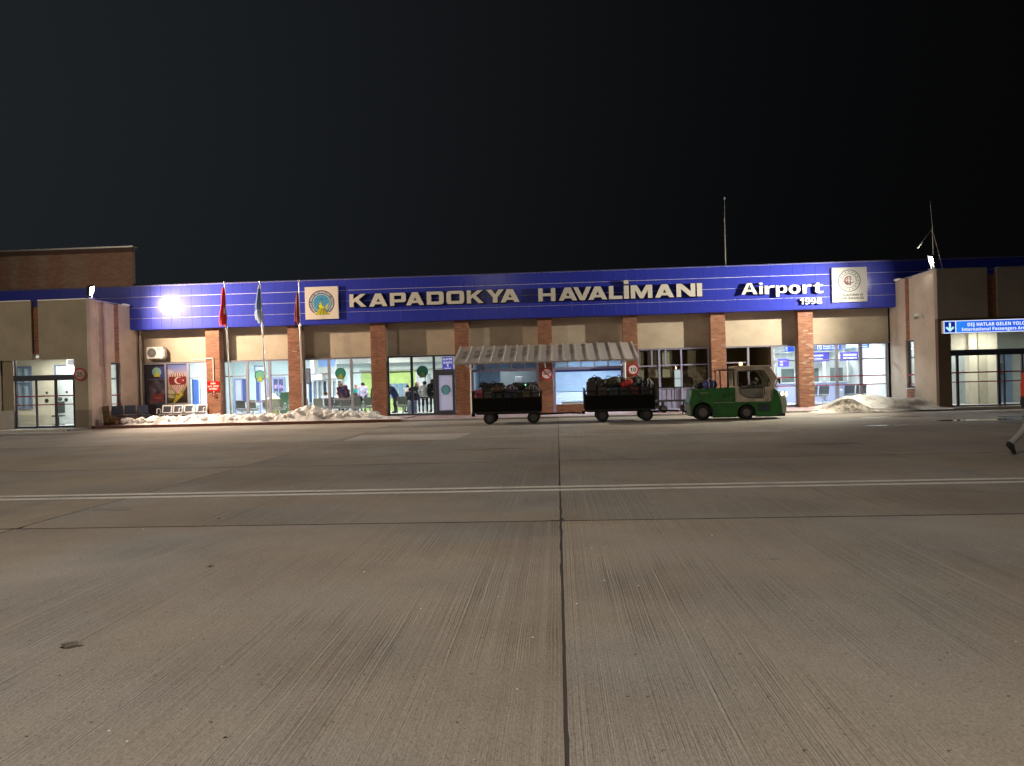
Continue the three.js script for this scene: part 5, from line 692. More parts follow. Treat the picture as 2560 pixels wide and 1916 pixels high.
// ---------- vehicles ----------
const tyreGeo = (r, w) => new THREE.LatheGeometry([[r * 0.58, -w / 2], [r * 0.9, -w / 2], [r, -w * 0.32], [r, w * 0.32], [r * 0.9, w / 2], [r * 0.58, w / 2]].map(p => new THREE.Vector2(...p)), 32).rotateX(Math.PI / 2);
function wheel(parent, x, y, z, r, w, side, rimM) {
  const g = new THREE.Group(); g.name = 'wheel'; g.position.set(x, y, z); parent.add(g);
  part(g, 'tyre', tyreGeo(r, w), M.rubber); part(g, 'rim', mg([new THREE.CylinderGeometry(r * 0.6, r * 0.6, w * 0.7, 24).rotateX(Math.PI / 2), new THREE.TorusGeometry(r * 0.5, r * 0.06, 6, 24).translate(0, 0, side * w * 0.36), new THREE.CylinderGeometry(r * 0.16, r * 0.2, w * 0.25, 12).rotateX(Math.PI / 2).translate(0, 0, side * w * 0.42)]), rimM);
}
const rimDark = std(0.05, 0.05, 0.05, 0.5), rimGrey = std(0.16, 0.15, 0.14, 0.5, { metalness: 0.4 });
{ const g = thing('tow_tractor', 'green and white airport tow tractor with lit orange beacon', 'tow tractor', undefined, 5.06, 0, -30.25, -0.05);
  const green = new THREE.MeshPhysicalMaterial({ color: new THREE.Color().setRGB(0.018, 0.17, 0.024), roughness: 0.5, clearcoat: 0.2, clearcoatRoughness: 0.3, map: texGrime }), cream = std(0.6, 0.54, 0.49, 0.55, { map: texGrime }), W = 1.35;
  const s = new THREE.Shape(); s.moveTo(0.1, 0.2); s.lineTo(0.08, 0.7); s.lineTo(0.14, 1.1); s.quadraticCurveTo(0.16, 1.19, 0.26, 1.19); s.lineTo(1.8, 1.21); s.lineTo(1.8, 0.68); s.lineTo(3.1, 0.66); s.lineTo(3.13, 1.14); s.quadraticCurveTo(3.28, 1.2, 3.38, 1.08); s.lineTo(3.5, 0.62); s.lineTo(3.54, 0.22); s.lineTo(3.2, 0.12); s.lineTo(2.6, 0.13); s.absarc(2.22, 0.25, 0.36, -0.1, Math.PI + 0.1, false); s.lineTo(1.8, 0.12); s.lineTo(1.0, 0.12); s.absarc(0.56, 0.3, 0.41, -0.1, Math.PI + 0.1, false); s.closePath();
  part(g, 'body', metreUV(extrude(s, W - 0.08, 0.03, 10).translate(0, 0, -W + 0.04)), green);
  part(g, 'side_step', bx(1.0, 3.1, 0.62, 0.67, -0.02, 0.02), green); part(g, 'body_trim', bx(0.98, 1.8, 0.66, 0.685, -0.005, 0.008), cream);
  part(g, 'rear_bumper', rbx(0, 0.1, 0.18, 0.6, -W, -0.02, 0.02), std(0.3, 0.29, 0.27, 0.6)); part(g, 'deck_rail', mg([0.35, 0.6, 0.9, 1.15, 1.4].map(x => rbx(x - 0.06, x + 0.05, 1.2, 1.235, -0.08, -0.03, 0.008, 1))), cream);
  part(g, 'front_panel', extrude(roundedShape([[3.5, 0.2], [3.66, 0.24], [3.72, 0.6], [3.66, 0.86], [3.52, 0.9], [3.46, 0.7]], 0.05), W - 0.1, 0.02, 4).translate(0, 0, -W + 0.06), std(0.32, 0.36, 0.28, 0.5)); part(g, 'grille', mg([0.3, 0.37, 0.44, 0.51].map(y => bx(3.5, 3.74, y, y + 0.03, -W + 0.3, -0.3))), M.black); part(g, 'front_bumper', rbx(3.3, 3.66, 0.1, 0.26, -W + 0.02, -0.02, 0.03), M.black);
  // cab
  const side = () => { const q = roundedShape([[1.8, 0.68], [1.8, 1.96], [1.9, 2.03], [3.08, 2.02], [3.16, 1.97], [3.32, 1.62], [3.24, 1.16], [3.16, 0.68]], 0.05); q.holes.push(new THREE.Path(roundedShape([[1.92, 1.27], [1.92, 1.86], [2.86, 1.87], [3.1, 1.5], [3.08, 1.27]].reverse(), 0.06).getPoints(5)), new THREE.Path(roundedShape([[1.93, 1.21], [2.0, 1.0], [2.25, 0.84], [2.85, 0.82], [2.88, 1.22]], 0.06).getPoints(5))); return extrude(q, 0.03, 0.01, 5); };
  part(g, 'cab_side', metreUV(side().translate(0, 0, -0.05)), cream); part(g, 'cab_side', side().translate(0, 0, -W + 0.02), cream);
  const seal = pts => { const c = new THREE.CatmullRomCurve3(pts.map(p => V(p[0], p[1], 0)), true, 'catmullrom', 0.12); return new THREE.TubeGeometry(c, 48, 0.018, 6, true); };
  part(g, 'window_seal', mg([seal([[1.92, 1.27], [1.92, 1.86], [2.86, 1.87], [3.1, 1.5], [3.08, 1.27]]), seal([[1.93, 1.21], [2.0, 1.0], [2.25, 0.84], [2.85, 0.82], [2.88, 1.22]]), cyl([2.3, 1.28, 0], [2.24, 1.86, 0], 0.014)]).translate(0, 0, -0.012), M.black);
  part(g, 'side_window', new THREE.ShapeGeometry(roundedShape([[1.92, 1.27], [1.92, 1.86], [2.86, 1.87], [3.1, 1.5], [3.08, 1.27]], 0.06)).translate(0, 0, -0.03), glass(0.42, 0.44, 0.42)); part(g, 'side_window', new THREE.ShapeGeometry(roundedShape([[1.93, 1.21], [2.0, 1.0], [2.25, 0.84], [2.85, 0.82], [2.88, 1.22]], 0.06)).translate(0, 0, -0.03), new THREE.MeshPhysicalMaterial({ color: new THREE.Color().setRGB(0.3, 0.28, 0.24), roughness: 0.35, transmission: 0.6, thickness: 0 }));
  part(g, 'roof', rbx(1.78, 3.14, 2.0, 2.07, -W, 0.01, 0.03), cream); part(g, 'rear_cab_wall', bx(1.8, 1.84, 0.68, 1.27, -W + 0.05, -0.06), cream); part(g, 'seat', mg([rbx(2.05, 2.5, 0.78, 0.9, -1.0, -0.4, 0.03), rbx(2.0, 2.12, 0.9, 1.4, -1.0, -0.4, 0.03)]), M.black);
  part(g, 'windscreen_frame', mg([cyl([3.12, 2.0, -0.04], [3.42, 1.5, -0.04], 0.03), cyl([3.12, 2.0, -W + 0.04], [3.42, 1.5, -W + 0.04], 0.03), cyl([3.42, 1.5, -0.04], [3.24, 1.16, -0.04], 0.03), cyl([3.42, 1.5, -0.04], [3.42, 1.5, -W + 0.04], 0.025), cyl([3.42, 1.5, -W + 0.04], [3.24, 1.16, -W + 0.04], 0.03)]), cream); part(g, 'windscreen', new THREE.PlaneGeometry(W - 0.1, 0.58).rotateY(Math.PI / 2).rotateZ(0.54).translate(3.27, 1.75, -W / 2), M.pane); part(g, 'wiper', cyl([3.42, 1.5, -0.3], [3.26, 1.78, -0.5], 0.012), M.black); part(g, 'dashboard', rbx(2.98, 3.2, 1.0, 1.18, -W + 0.1, -0.1, 0.04), M.black); part(g, 'steering_wheel', mg([new THREE.TorusGeometry(0.17, 0.015, 8, 24).rotateY(Math.PI / 2).rotateZ(0.5).translate(2.85, 1.25, -0.7), cyl([2.85, 1.25, -0.7], [3.05, 1.1, -0.7], 0.02)]), M.black);
  part(g, 'mirror', mg([rbx(3.4, 3.47, 1.36, 1.56, 0.02, 0.16, 0.02), cyl([3.35, 1.6, 0], [3.43, 1.46, 0.08], 0.012)]), M.black);
  part(g, 'roll_bar', mg([cyl([1.26, 1.22, -0.1], [1.24, 1.92, -0.1], 0.03), cyl([1.26, 1.22, -W + 0.1], [1.24, 1.92, -W + 0.1], 0.03), bx(1.18, 1.8, 1.9, 1.96, -W + 0.06, -0.06)]), std(0.12, 0.08, 0.06, 0.5)); part(g, 'rear_window', sheet(0, 0.1, 0, 0.1, 0).translate(1.5, 1.3, -0.2), M.pane);
  wheel(g, 0.56, 0.31, -0.16, 0.31, 0.24, 1, rimGrey); wheel(g, 0.56, 0.31, -W + 0.16, 0.31, 0.24, -1, rimGrey); wheel(g, 2.22, 0.27, -0.16, 0.27, 0.22, 1, rimGrey); wheel(g, 2.22, 0.27, -W + 0.16, 0.27, 0.22, -1, rimGrey);
  part(g, 'wheel_well', bx(0.14, 0.98, 0.15, 0.72, -0.36, -0.32), M.black); part(g, 'wheel_well', bx(1.85, 2.6, 0.14, 0.62, -0.36, -0.32), M.black); part(g, 'tow_hook', mg([bx(-0.16, 0, 0.3, 0.36, -W / 2 - 0.06, -W / 2 + 0.06), bx(-0.16, -0.12, 0.22, 0.44, -W / 2 - 0.03, -W / 2 + 0.03)]), M.black);
  part(g, 'tool_box', rbx(2.62, 3.04, 0.32, 0.56, 0.02, 0.06, 0.02), std(0.03, 0.04, 0.06, 0.4));
  for (const [x, y, z] of [[3.5, 0.97, 0.015], [3.68, 0.95, -0.1]]) { const h = part(g, 'headlight', mg([new THREE.CylinderGeometry(0.095, 0.085, 0.08, 20).rotateZ(-Math.PI / 2).rotateY(-0.75).translate(x, y, z)]), std(0.4, 0.4, 0.36, 0.4)); part(h, 'headlight_lens', ball(0, 0, 0, 0.03, 0.085, 0.085).rotateY(-0.75).translate(x + 0.035, y, z + 0.035), emit(1, 0.86, 0.55, 5)); }
  part(g, 'beacon_base', new THREE.CylinderGeometry(0.06, 0.07, 0.04, 16).translate(2.08, 2.09, -0.3), M.black); part(g, 'beacon_light', new THREE.CylinderGeometry(0.05, 0.055, 0.1, 16).translate(2.08, 2.16, -0.3), emit(1, 0.5, 0.16, 14));
  const no = canvasTex(256, 128, (x, W2, H) => { x.fillStyle = '#000'; x.fillRect(0, 0, W2, H); x.fillStyle = '#fff'; x.font = 'bold 116px serif'; x.textAlign = 'center'; x.fillText('112', 128, 104); }); no.colorSpace = THREE.NoColorSpace; part(g, 'number_marking', sheet(1.24, 1.62, 0.82, 1.05, 0.0), new THREE.MeshStandardMaterial({ color: 0x0a0c0a, alphaMap: no, transparent: true, roughness: 0.6 }));
  const nm = canvasTex(512, 96, (x, W2, H) => { x.fillStyle = '#000'; x.fillRect(0, 0, W2, H); x.fillStyle = '#fff'; x.font = 'bold 80px sans-serif'; x.fillText('✓ Havaş', 8, 74, 490); }); nm.colorSpace = THREE.NoColorSpace; part(g, 'name_marking', sheet(0.36, 1.08, 1.0, 1.12, 0.0), new THREE.MeshStandardMaterial({ color: new THREE.Color().setRGB(0.25, 0.32, 0.24), alphaMap: nm, transparent: true, roughness: 0.6 }));
  const b = new THREE.PointLight(new THREE.Color().setRGB(1, 0.45, 0.12), 5, 0, 2); b.position.set(5.06 + 2.08, 2.26, -30.45); b.castShadow = true; b.shadow.radius = 2; scene.add(b);
  const hl = new THREE.SpotLight(new THREE.Color().setRGB(1, 0.86, 0.6), 14, 0, 0.7, 1, 2); hl.position.set(8.85, 0.95, -30.2); hl.target.position.set(15, 0, -30.6); hl.castShadow = true; hl.shadow.radius = 4; scene.add(hl, hl.target);
}
function cart(label, x0, x1, z, tongue) {
  const g = thing('baggage_cart', label, 'cart', 'baggage carts behind the tow tractor', x0, 0, z), L = x1 - x0, W = 1.5, dull = (r, g2, b) => new THREE.MeshPhysicalMaterial({ color: new THREE.Color().setRGB(r, g2, b), roughness: 0.85, specularIntensity: 0.25, map: texGrime }), dm = dull(0.008, 0.009, 0.008), pm = dull(0.006, 0.007, 0.006), rust = dull(0.04, 0.035, 0.03);
  part(g, 'deck', mg([bx(0.02, L - 0.02, 0.46, 0.53, -W, 0), bx(0.1, L - 0.1, 0.38, 0.46, -W + 0.4, -W + 0.5), bx(0.1, L - 0.1, 0.38, 0.46, -0.5, -0.4)]), dm);
  for (const zz of [0, -W]) { for (let i = 0; i < 6; i++) part(g, 'side_board', bx(0.04 + i * (L - 0.08) / 6, 0.03 + (i + 1) * (L - 0.08) / 6, 0.5, 1.04, zz - 0.015, zz + 0.015), pm); part(g, 'side_rail', mg([bx(0, L, 1.045, 1.085, zz - 0.025, zz + 0.025), bx(0, L, 1.22, 1.25, zz - 0.02, zz + 0.02)]), rust); for (let i = 0; i <= 3; i++) part(g, 'stake', bx(i * (L - 0.04) / 3, 0.04 + i * (L - 0.04) / 3, 0.5, 1.26, zz - 0.03 + (zz ? 0.05 : 0), zz + 0.03 - (zz ? 0 : 0.05)), dm); }
  for (const xx of [0, L]) part(g, 'end_rack', mg([bx(xx - 0.02, xx + 0.02, 1.3, 1.36, -W, 0), ...Array.from({ length: 7 }, (_, i) => bx(xx - 0.012, xx + 0.012, 0.5, 1.3, -W + 0.02 + i * 0.243, -W + 0.045 + i * 0.243)), bx(xx - 0.015, xx + 0.015, 0.9, 0.93, -W, 0)]), rust);
  part(g, 'rubbing_strip', bx(-0.02, L + 0.02, 0.44, 0.5, 0.016, 0.05), M.rubber);
  for (const [wx, i] of [[0.68, 0], [L - 0.32, 1]]) { part(g, 'axle', mg([cyl([wx, 0.25, -W + 0.1], [wx, 0.25, -0.1], 0.035), bx(wx - 0.12, wx + 0.12, 0.28, 0.4, -W + 0.35, -0.35)]), dm); wheel(g, wx, 0.25, -0.1, 0.25, 0.16, 1, rimDark); wheel(g, wx, 0.25, -W + 0.1, 0.25, 0.16, -1, rimDark); }
  part(g, 'tow_bar', mg([cyl([L - 0.3, 0.34, -W / 2 - 0.3], [L + tongue - 0.35, 0.36, -W / 2], 0.03), cyl([L - 0.3, 0.34, -W / 2 + 0.3], [L + tongue - 0.35, 0.36, -W / 2], 0.03), cyl([L + tongue - 0.4, 0.36, -W / 2], [L + tongue, 0.34, -W / 2], 0.035)]), dm); part(g, 'tow_ring', new THREE.TorusGeometry(0.05, 0.018, 8, 16).rotateX(Math.PI / 2).translate(L + tongue + 0.03, 0.34, -W / 2), dm); part(g, 'rear_hitch', bx(-0.12, 0.02, 0.3, 0.42, -W / 2 - 0.05, -W / 2 + 0.05), dm);
  return g;
}
cart('dark baggage cart at the rear of the train, heaped with luggage', -3.42, -0.66, -30.65, 1.6); cart('dark baggage cart coupled to the tow tractor, heaped with luggage', 1.08, 3.82, -30.65, 1.05);
{ const g = thing('hand_trolley', 'low platform trolley parked behind the tow tractor hitch', 'trolley', undefined, 4.55, 0.08, -35.6), dm = std(0.03, 0.03, 0.035, 0.5); part(g, 'deck', bx(0, 1.6, 0.5, 0.58, -0.7, 0), dm); part(g, 'rail', mg([bx(0, 1.6, 1.12, 1.17, -0.03, 0), bx(0, 0.04, 0.58, 1.12, -0.03, 0), bx(1.56, 1.6, 0.58, 1.12, -0.03, 0), bx(0, 1.6, 1.12, 1.17, -0.7, -0.67), bx(0.78, 0.82, 0.58, 1.12, -0.03, 0)]), dm); for (const [x, z] of [[0.3, -0.06], [1.3, -0.06], [0.3, -0.64], [1.3, -0.64]]) { wheel(g, x, 0.17, z, 0.17, 0.07, z > -0.3 ? 1 : -1, rimGrey); part(g, 'fork', mg([bx(x - 0.03, x + 0.03, 0.3, 0.5, z - 0.06, z - 0.045), bx(x - 0.03, x + 0.03, 0.3, 0.5, z + 0.045, z + 0.06), bx(x - 0.03, x + 0.03, 0.17, 0.3, z + 0.045, z + 0.055)]), dm); } }
// ---------- luggage ----------
const LG = 'luggage heaped on the carts';
function suitcase(label, x, z, y, w, h, d, col, turn = 0, tilt = 0, handle = true) {
  const g = thing('suitcase', label, 'suitcase', LG, x, y, z, turn); g.rotation.z = tilt; const m = std(...col, 0.45), k = std(col[0] * 0.5, col[1] * 0.5, col[2] * 0.5, 0.5);
  part(g, 'shell', rbx(-w / 2, w / 2, 0.04, h, -d / 2, d / 2, 0.05, 3), m); part(g, 'zip_band', rbx(-w / 2 - 0.004, w / 2 + 0.004, 0.036, h + 0.004, -0.012, 0.012, 0.05, 2), k);
  for (const c of [-0.25, 0, 0.25]) part(g, 'rib', rbx(c * w - 0.02, c * w + 0.02, 0.12, h - 0.08, d / 2 - 0.005, d / 2 + 0.008, 0.006, 1), m);
  if (handle) part(g, 'handle', tube([[-0.09, h, 0], [-0.09, h + 0.12, 0], [0.09, h + 0.12, 0], [0.09, h, 0]], 0.012, 16), M.black); part(g, 'castors', mg([[-1, -1], [1, -1], [-1, 1], [1, 1]].map(q => new THREE.CylinderGeometry(0.025, 0.025, 0.03, 10).rotateZ(Math.PI / 2).translate(q[0] * (w / 2 - 0.06), 0.025, q[1] * (d / 2 - 0.06)))), M.black);
}
function softBag(label, x, y, z, l, r, col, turn, tilt, band) {
  const g = thing('holdall', label, 'bag', LG, x, y, z, turn); g.rotation.z = tilt; const c = new THREE.CapsuleGeometry(r, l - 2 * r, 6, 20, 8), p = c.attributes.position; c.rotateZ(Math.PI / 2); for (let i = 0; i < p.count; i++) { const f = 1 + 0.12 * (nz2(p.getX(i) * 4 + x, p.getZ(i) * 4, 2, 1) - 0.5); p.setXYZ(i, p.getX(i), Math.max(-r * 0.82, p.getY(i) * f * 0.92), p.getZ(i) * f); } c.computeVertexNormals(); c.translate(0, r * 0.82, 0);
  part(g, 'bag_body', c, std(...col, 0.75)); part(g, 'strap', mg([-0.22, 0.22].map(k => new THREE.TorusGeometry(r * 1.01, 0.014, 6, 24).rotateY(Math.PI / 2).scale(1, 0.93, 1).translate(k * l * 0.7, r * 0.84, 0))), band || M.black); part(g, 'handle', tube([[-0.22 * l * 0.7, r * 1.7, 0], [0, r * 2.2, 0.04], [0.22 * l * 0.7, r * 1.7, 0]], 0.014, 12), band || M.black);
}
const blk = [0.016, 0.016, 0.018], gry = [0.06, 0.06, 0.065], nvy = [0.014, 0.018, 0.05], brn = [0.06, 0.04, 0.02], mar = [0.09, 0.012, 0.016], olv = [0.045, 0.045, 0.025];
// rear cart, from its left end to its right
suitcase('pink red case at left end of the rear cart', -3.16, -30.95, 0.53, 0.34, 0.86, 0.3, [0.3, 0.05, 0.07]); suitcase('grey case standing second from left on rear cart', -2.78, -30.92, 0.53, 0.36, 0.78, 0.3, gry); suitcase('black case standing third from left on rear cart', -2.38, -30.95, 0.53, 0.38, 0.72, 0.32, blk); suitcase('navy case at middle of the rear cart', -1.98, -30.94, 0.53, 0.36, 0.74, 0.3, nvy); suitcase('black case right of the middle of rear cart', -1.6, -30.95, 0.53, 0.34, 0.72, 0.3, blk); suitcase('brown yellow case fifth along on rear cart', -1.24, -30.93, 0.53, 0.32, 0.76, 0.3, [0.12, 0.09, 0.03]); suitcase('dark case at right end of the rear cart', -0.88, -30.95, 0.53, 0.32, 0.8, 0.3, gry);
suitcase('tall black case at back left of the rear cart', -2.9, -31.65, 0.53, 0.5, 0.98, 0.36, blk, 0.1); suitcase('olive case at back middle of the rear cart', -2.1, -31.6, 0.53, 0.46, 0.86, 0.34, olv); suitcase('black case at back right of the rear cart', -1.2, -31.6, 0.53, 0.46, 0.84, 0.34, blk);
softBag('long black bag lying over cases at left of rear cart', -2.62, 1.39, -31.62, 0.95, 0.15, blk, 0.05, 0.02); softBag('brown holdall on top of cases left of rear cart centre', -2.4, 1.27, -30.95, 0.6, 0.13, brn, -0.2, 0.05); softBag('purple grey holdall on top of rear cart centre', -1.85, 1.29, -30.98, 0.5, 0.12, [0.07, 0.04, 0.08], 0.2, -0.05, std(0.2, 0.18, 0.2, 0.6)); softBag('striped grey holdall on top at right of rear cart', -1.05, 1.31, -30.96, 0.5, 0.11, gry, 0.1, 0.02, std(0.25, 0.24, 0.22, 0.6));
softBag('big black bag lying over the middle of the rear cart', -1.7, 1.33, -31.6, 0.8, 0.15, blk, 0.1, 0.04); softBag('black bag with grey straps at right back of rear cart', -1.0, 1.36, -31.55, 0.55, 0.13, blk, -0.1, 0, std(0.12, 0.12, 0.12, 0.7)); softBag('small black bag on top at left end of rear cart', -3.05, 1.5, -31.6, 0.4, 0.11, blk, 0.2, 0.05);
// front cart
suitcase('black case standing at left end of the front cart', 1.36, -30.93, 0.53, 0.4, 1.08, 0.34, blk); suitcase('maroon grey case second from left on front cart', 1.8, -30.93, 0.53, 0.4, 0.86, 0.32, [0.05, 0.03, 0.03]); suitcase('teal blue case at middle of the front cart', 2.24, -30.94, 0.53, 0.42, 0.84, 0.32, [0.02, 0.05, 0.06]); suitcase('black case right of the teal one on front cart', 2.66, -30.93, 0.53, 0.36, 0.84, 0.32, blk); suitcase('dark red case third from right on front cart', 3.06, -30.94, 0.53, 0.38, 0.86, 0.32, mar); suitcase('black case at right end of the front cart', 3.52, -30.92, 0.53, 0.42, 0.84, 0.34, blk);
suitcase('big black case at back left of the front cart', 1.6, -31.62, 0.53, 0.56, 1.0, 0.36, blk); suitcase('big grey case at back centre of the front cart', 2.4, -31.62, 0.53, 0.6, 0.98, 0.36, gry); suitcase('big navy case at back right of the front cart', 3.2, -31.62, 0.53, 0.56, 0.98, 0.36, nvy);
softBag('dark peaked bag on top at left of front cart', 1.82, 1.37, -31.02, 0.55, 0.18, [0.04, 0.03, 0.025], 0.3, 0.4); softBag('long olive bag slanting over centre of front cart', 2.16, 1.36, -31.15, 0.9, 0.22, olv, 0.1, 0.28); softBag('bright red bag on top of the front cart', 2.82, 1.37, -30.98, 0.52, 0.16, [0.5, 0.03, 0.025], -0.15, 0.28); softBag('pointed black bag on top right of the red one', 3.14, 1.38, -31.1, 0.6, 0.18, blk, 0.5, 0.8); softBag('black and white striped bag at right top of front cart', 3.62, 1.36, -30.98, 0.42, 0.15, blk, 0.2, -0.1, std(0.6, 0.6, 0.6, 0.6));
softBag('big black bag behind the olive one on front cart', 1.55, 1.5, -31.6, 0.6, 0.17, blk, 0.1, 0.1); softBag('black bag on top of the big grey case of front cart', 2.5, 1.5, -31.6, 0.6, 0.16, blk, -0.2, -0.05); softBag('black bag on top of the big navy case of front cart', 3.25, 1.5, -31.6, 0.55, 0.15, blk, 0.2, 0.05); softBag('blue bag with white straps on rear deck of the tow tractor', 5.98, 1.2, -30.6, 0.56, 0.2, [0.05, 0.05, 0.22], 0.1, 0, std(0.55, 0.55, 0.58, 0.6)); softBag('dark bag beside the blue one on rear deck of the tow tractor', 5.62, 1.19, -30.75, 0.42, 0.14, blk, 0.4, 0.05);
// ---------- people ----------
const SK = { skin: [0.42, 0.24, 0.17], dark: [0.015, 0.012, 0.01] };
function rotP(p, o, ax, a) { return V(...p).sub(V(...o)).applyAxisAngle(ax, a).add(V(...o)).toArray(); }
function personGeo(o) { // joints in metres, the figure faces +z
  const c = { jacket: [0.05, 0.05, 0.06], legs: [0.03, 0.035, 0.06], shoe: [0.02, 0.02, 0.02], hair: SK.dark, skin: SK.skin, ...o.col }, s = (o.height || 1.72) / 1.74, bulk = o.bulk || 1;
  let J = { pel: [0, 0.96, 0], che: [0, 1.27, 0.0], nec: [0, 1.47, 0], chin: [0, 1.535, 0.035], hd: [0, 1.645, 0.015] };
  for (const k of [-1, 1]) { const n = k < 0 ? 'L' : 'R'; Object.assign(J, { ['hip' + n]: [k * 0.095, 0.93, 0], ['kne' + n]: [k * 0.105, 0.5, 0.015], ['ank' + n]: [k * 0.11, 0.09, -0.02], ['toe' + n]: [k * 0.13, 0.045, 0.15], ['sho' + n]: [k * 0.185, 1.415, 0], ['elb' + n]: [k * 0.245, 1.13, -0.02], ['wri' + n]: [k * 0.245, 0.88, 0.06] }); }
  if (o.sit) { for (const k of [-1, 1]) { const n = k < 0 ? 'L' : 'R'; J['kne' + n] = [k * 0.13, 0.96, 0.44]; J['ank' + n] = [k * 0.13, 0.56, 0.44]; J['toe' + n] = [k * 0.15, 0.515, 0.6]; J['elb' + n] = [k * 0.24, 1.14, 0.08]; J['wri' + n] = [k * 0.15, 1.02, 0.3]; } for (const k in J) J[k][1] -= 0.47; }
  Object.assign(J, o.joints || {});
  const up = ['che', 'nec', 'chin', 'hd', 'shoL', 'shoR', 'elbL', 'elbR', 'wriL', 'wriR'];
  for (const [ax, a] of [[V(1, 0, 0), o.lean || 0], [V(0, 0, 1), o.roll || 0]]) if (a) for (const k of up) J[k] = rotP(J[k], J.pel, ax, a);
  if (o.nod) for (const k of ['chin', 'hd']) J[k] = rotP(J[k], J.nec, V(1, 0, 0), o.nod);
  const Bn = [['pel', 'che', 0.145 * bulk, 0.15 * bulk, 'jacket'], ['che', 'nec', 0.13 * bulk, 0.055, 'jacket'], ['nec', 'chin', 0.052, 0.055, 'skin'], ['chin', 'hd', 0.068, 0.098, 'head'], ['hipL', 'hipR', 0.11, 0.11, 'legs'], ['shoL', 'shoR', 0.075 * bulk, 0.075 * bulk, 'jacket']];
  for (const n of ['L', 'R']) Bn.push(['hip' + n, 'kne' + n, 0.088, 0.06, 'legs'], ['kne' + n, 'ank' + n, 0.058, 0.04, 'legs'], ['ank' + n, 'toe' + n, 0.048, 0.036, 'shoe'], ['sho' + n, 'elb' + n, 0.062 * bulk, 0.05 * bulk, 'jacket'], ['elb' + n, 'wri' + n, 0.047 * bulk, 0.034, 'jacket']);
  const hq = new THREE.Quaternion().setFromUnitVectors(V(0, 1, 0), V(...J.hd).sub(V(...J.chin)).normalize()), hp = (x, y, z) => V(x, y, z).applyQuaternion(hq).add(V(...J.hd)).toArray();
  J.nose = hp(0, -0.035, 0.115); J.nose0 = hp(0, 0, 0.085); J.earA = hp(-0.1, -0.02, -0.01); J.earB = hp(-0.105, 0.015, -0.02); J.earC = hp(0.1, -0.02, -0.01); J.earD = hp(0.105, 0.015, -0.02);
  Bn.push(['nose0', 'nose', 0.012, 0.018, 'skin'], ['earA', 'earB', 0.012, 0.014, 'skin'], ['earC', 'earD', 0.012, 0.014, 'skin']);
  const lo = V(9, 9, 9), hi = V(-9, -9, -9); for (const k in J) { lo.min(V(...J[k])); hi.max(V(...J[k])); } lo.subScalar(0.2); hi.addScalar(0.2); lo.y = Math.min(lo.y, 0); const R = o.res || 60, half = R / 2, ce = lo.clone().add(hi).multiplyScalar(0.5), sz = hi.clone().sub(lo).multiplyScalar(0.5);
  const bones = Bn.map(([a, b, ra, rb, k]) => { const A = J[a], D = [J[b][0] - A[0], J[b][1] - A[1], J[b][2] - A[2]]; return { A, D, l: D[0] ** 2 + D[1] ** 2 + D[2] ** 2 + 1e-9, ra, rb, k }; });
  const dist = (b, x, y, z) => { const px = x - b.A[0], py = y - b.A[1], pz = z - b.A[2], t = Math.max(0, Math.min(1, (px * b.D[0] + py * b.D[1] + pz * b.D[2]) / b.l)); return Math.hypot(px - t * b.D[0], py - t * b.D[1], pz - t * b.D[2]) - (b.ra + (b.rb - b.ra) * t); };
  const mc = new MarchingCubes(R, M.black, false, false, 60000); mc.isolation = 0;
  for (let k = 0; k < R; k++) for (let j = 0; j < R; j++) for (let i = 0; i < R; i++) { const x = ce.x + (i - half) / half * sz.x, y = ce.y + (j - half) / half * sz.y, z = ce.z + (k - half) / half * sz.z; let acc = 0; for (const b of bones) { const d = dist(b, x, y, z); if (d < 0.25) acc += Math.exp(-d * 38); } let d = acc > 0 ? -Math.log(acc) / 38 : 0.5; if (o.quilt) { d += 0.012 * Math.sin(y * 62) * (y > 0.95 && y < 1.45 ? 1 : 0); } mc.field[k * R * R + j * R + i] = -d; }
  mc.update(); const n = mc.count, p = new Float32Array(n * 3), col = new Float32Array(n * 3); for (let i = 0; i < n; i++) { p[i * 3] = ce.x + mc.positionArray[i * 3] * sz.x; p[i * 3 + 1] = ce.y + mc.positionArray[i * 3 + 1] * sz.y; p[i * 3 + 2] = ce.z + mc.positionArray[i * 3 + 2] * sz.z; }
  const iq = hq.clone().invert();
  for (let i = 0; i < n; i++) { const x = p[i * 3], y = p[i * 3 + 1], z = p[i * 3 + 2]; let best = 9, key = 'jacket'; for (const b of bones) { const d = dist(b, x, y, z); if (d < best) { best = d; key = b.k; } } if (key === 'head') { const q = V(x, y, z).sub(V(...J.hd)).applyQuaternion(iq); key = q.y > 0.045 || q.z < 0.005 + (o.longHair ? 0.03 : -Math.min(0, q.y + 0.05) * -0.5) && q.y > (o.longHair ? -0.2 : -0.07) ? 'hair' : 'skin'; } let cc = c[key]; if (o.paint) cc = o.paint(key, x, y, z, cc) || cc; col.set(cc, i * 3); }
  let g = new THREE.BufferGeometry(); g.setAttribute('position', new THREE.BufferAttribute(p, 3)); g.setAttribute('color', new THREE.BufferAttribute(col, 3)); g = mergeVertices(g, 1e-4); g.computeVertexNormals(); g = g.toNonIndexed();
  const extra = [g], tint = (q, cc) => { q = q.index ? q.toNonIndexed() : q; q.deleteAttribute('uv'); const a = new Float32Array(q.attributes.position.count * 3); for (let i = 0; i < a.length; i += 3) a.set(cc, i); q.setAttribute('color', new THREE.BufferAttribute(a, 3)); return q; };
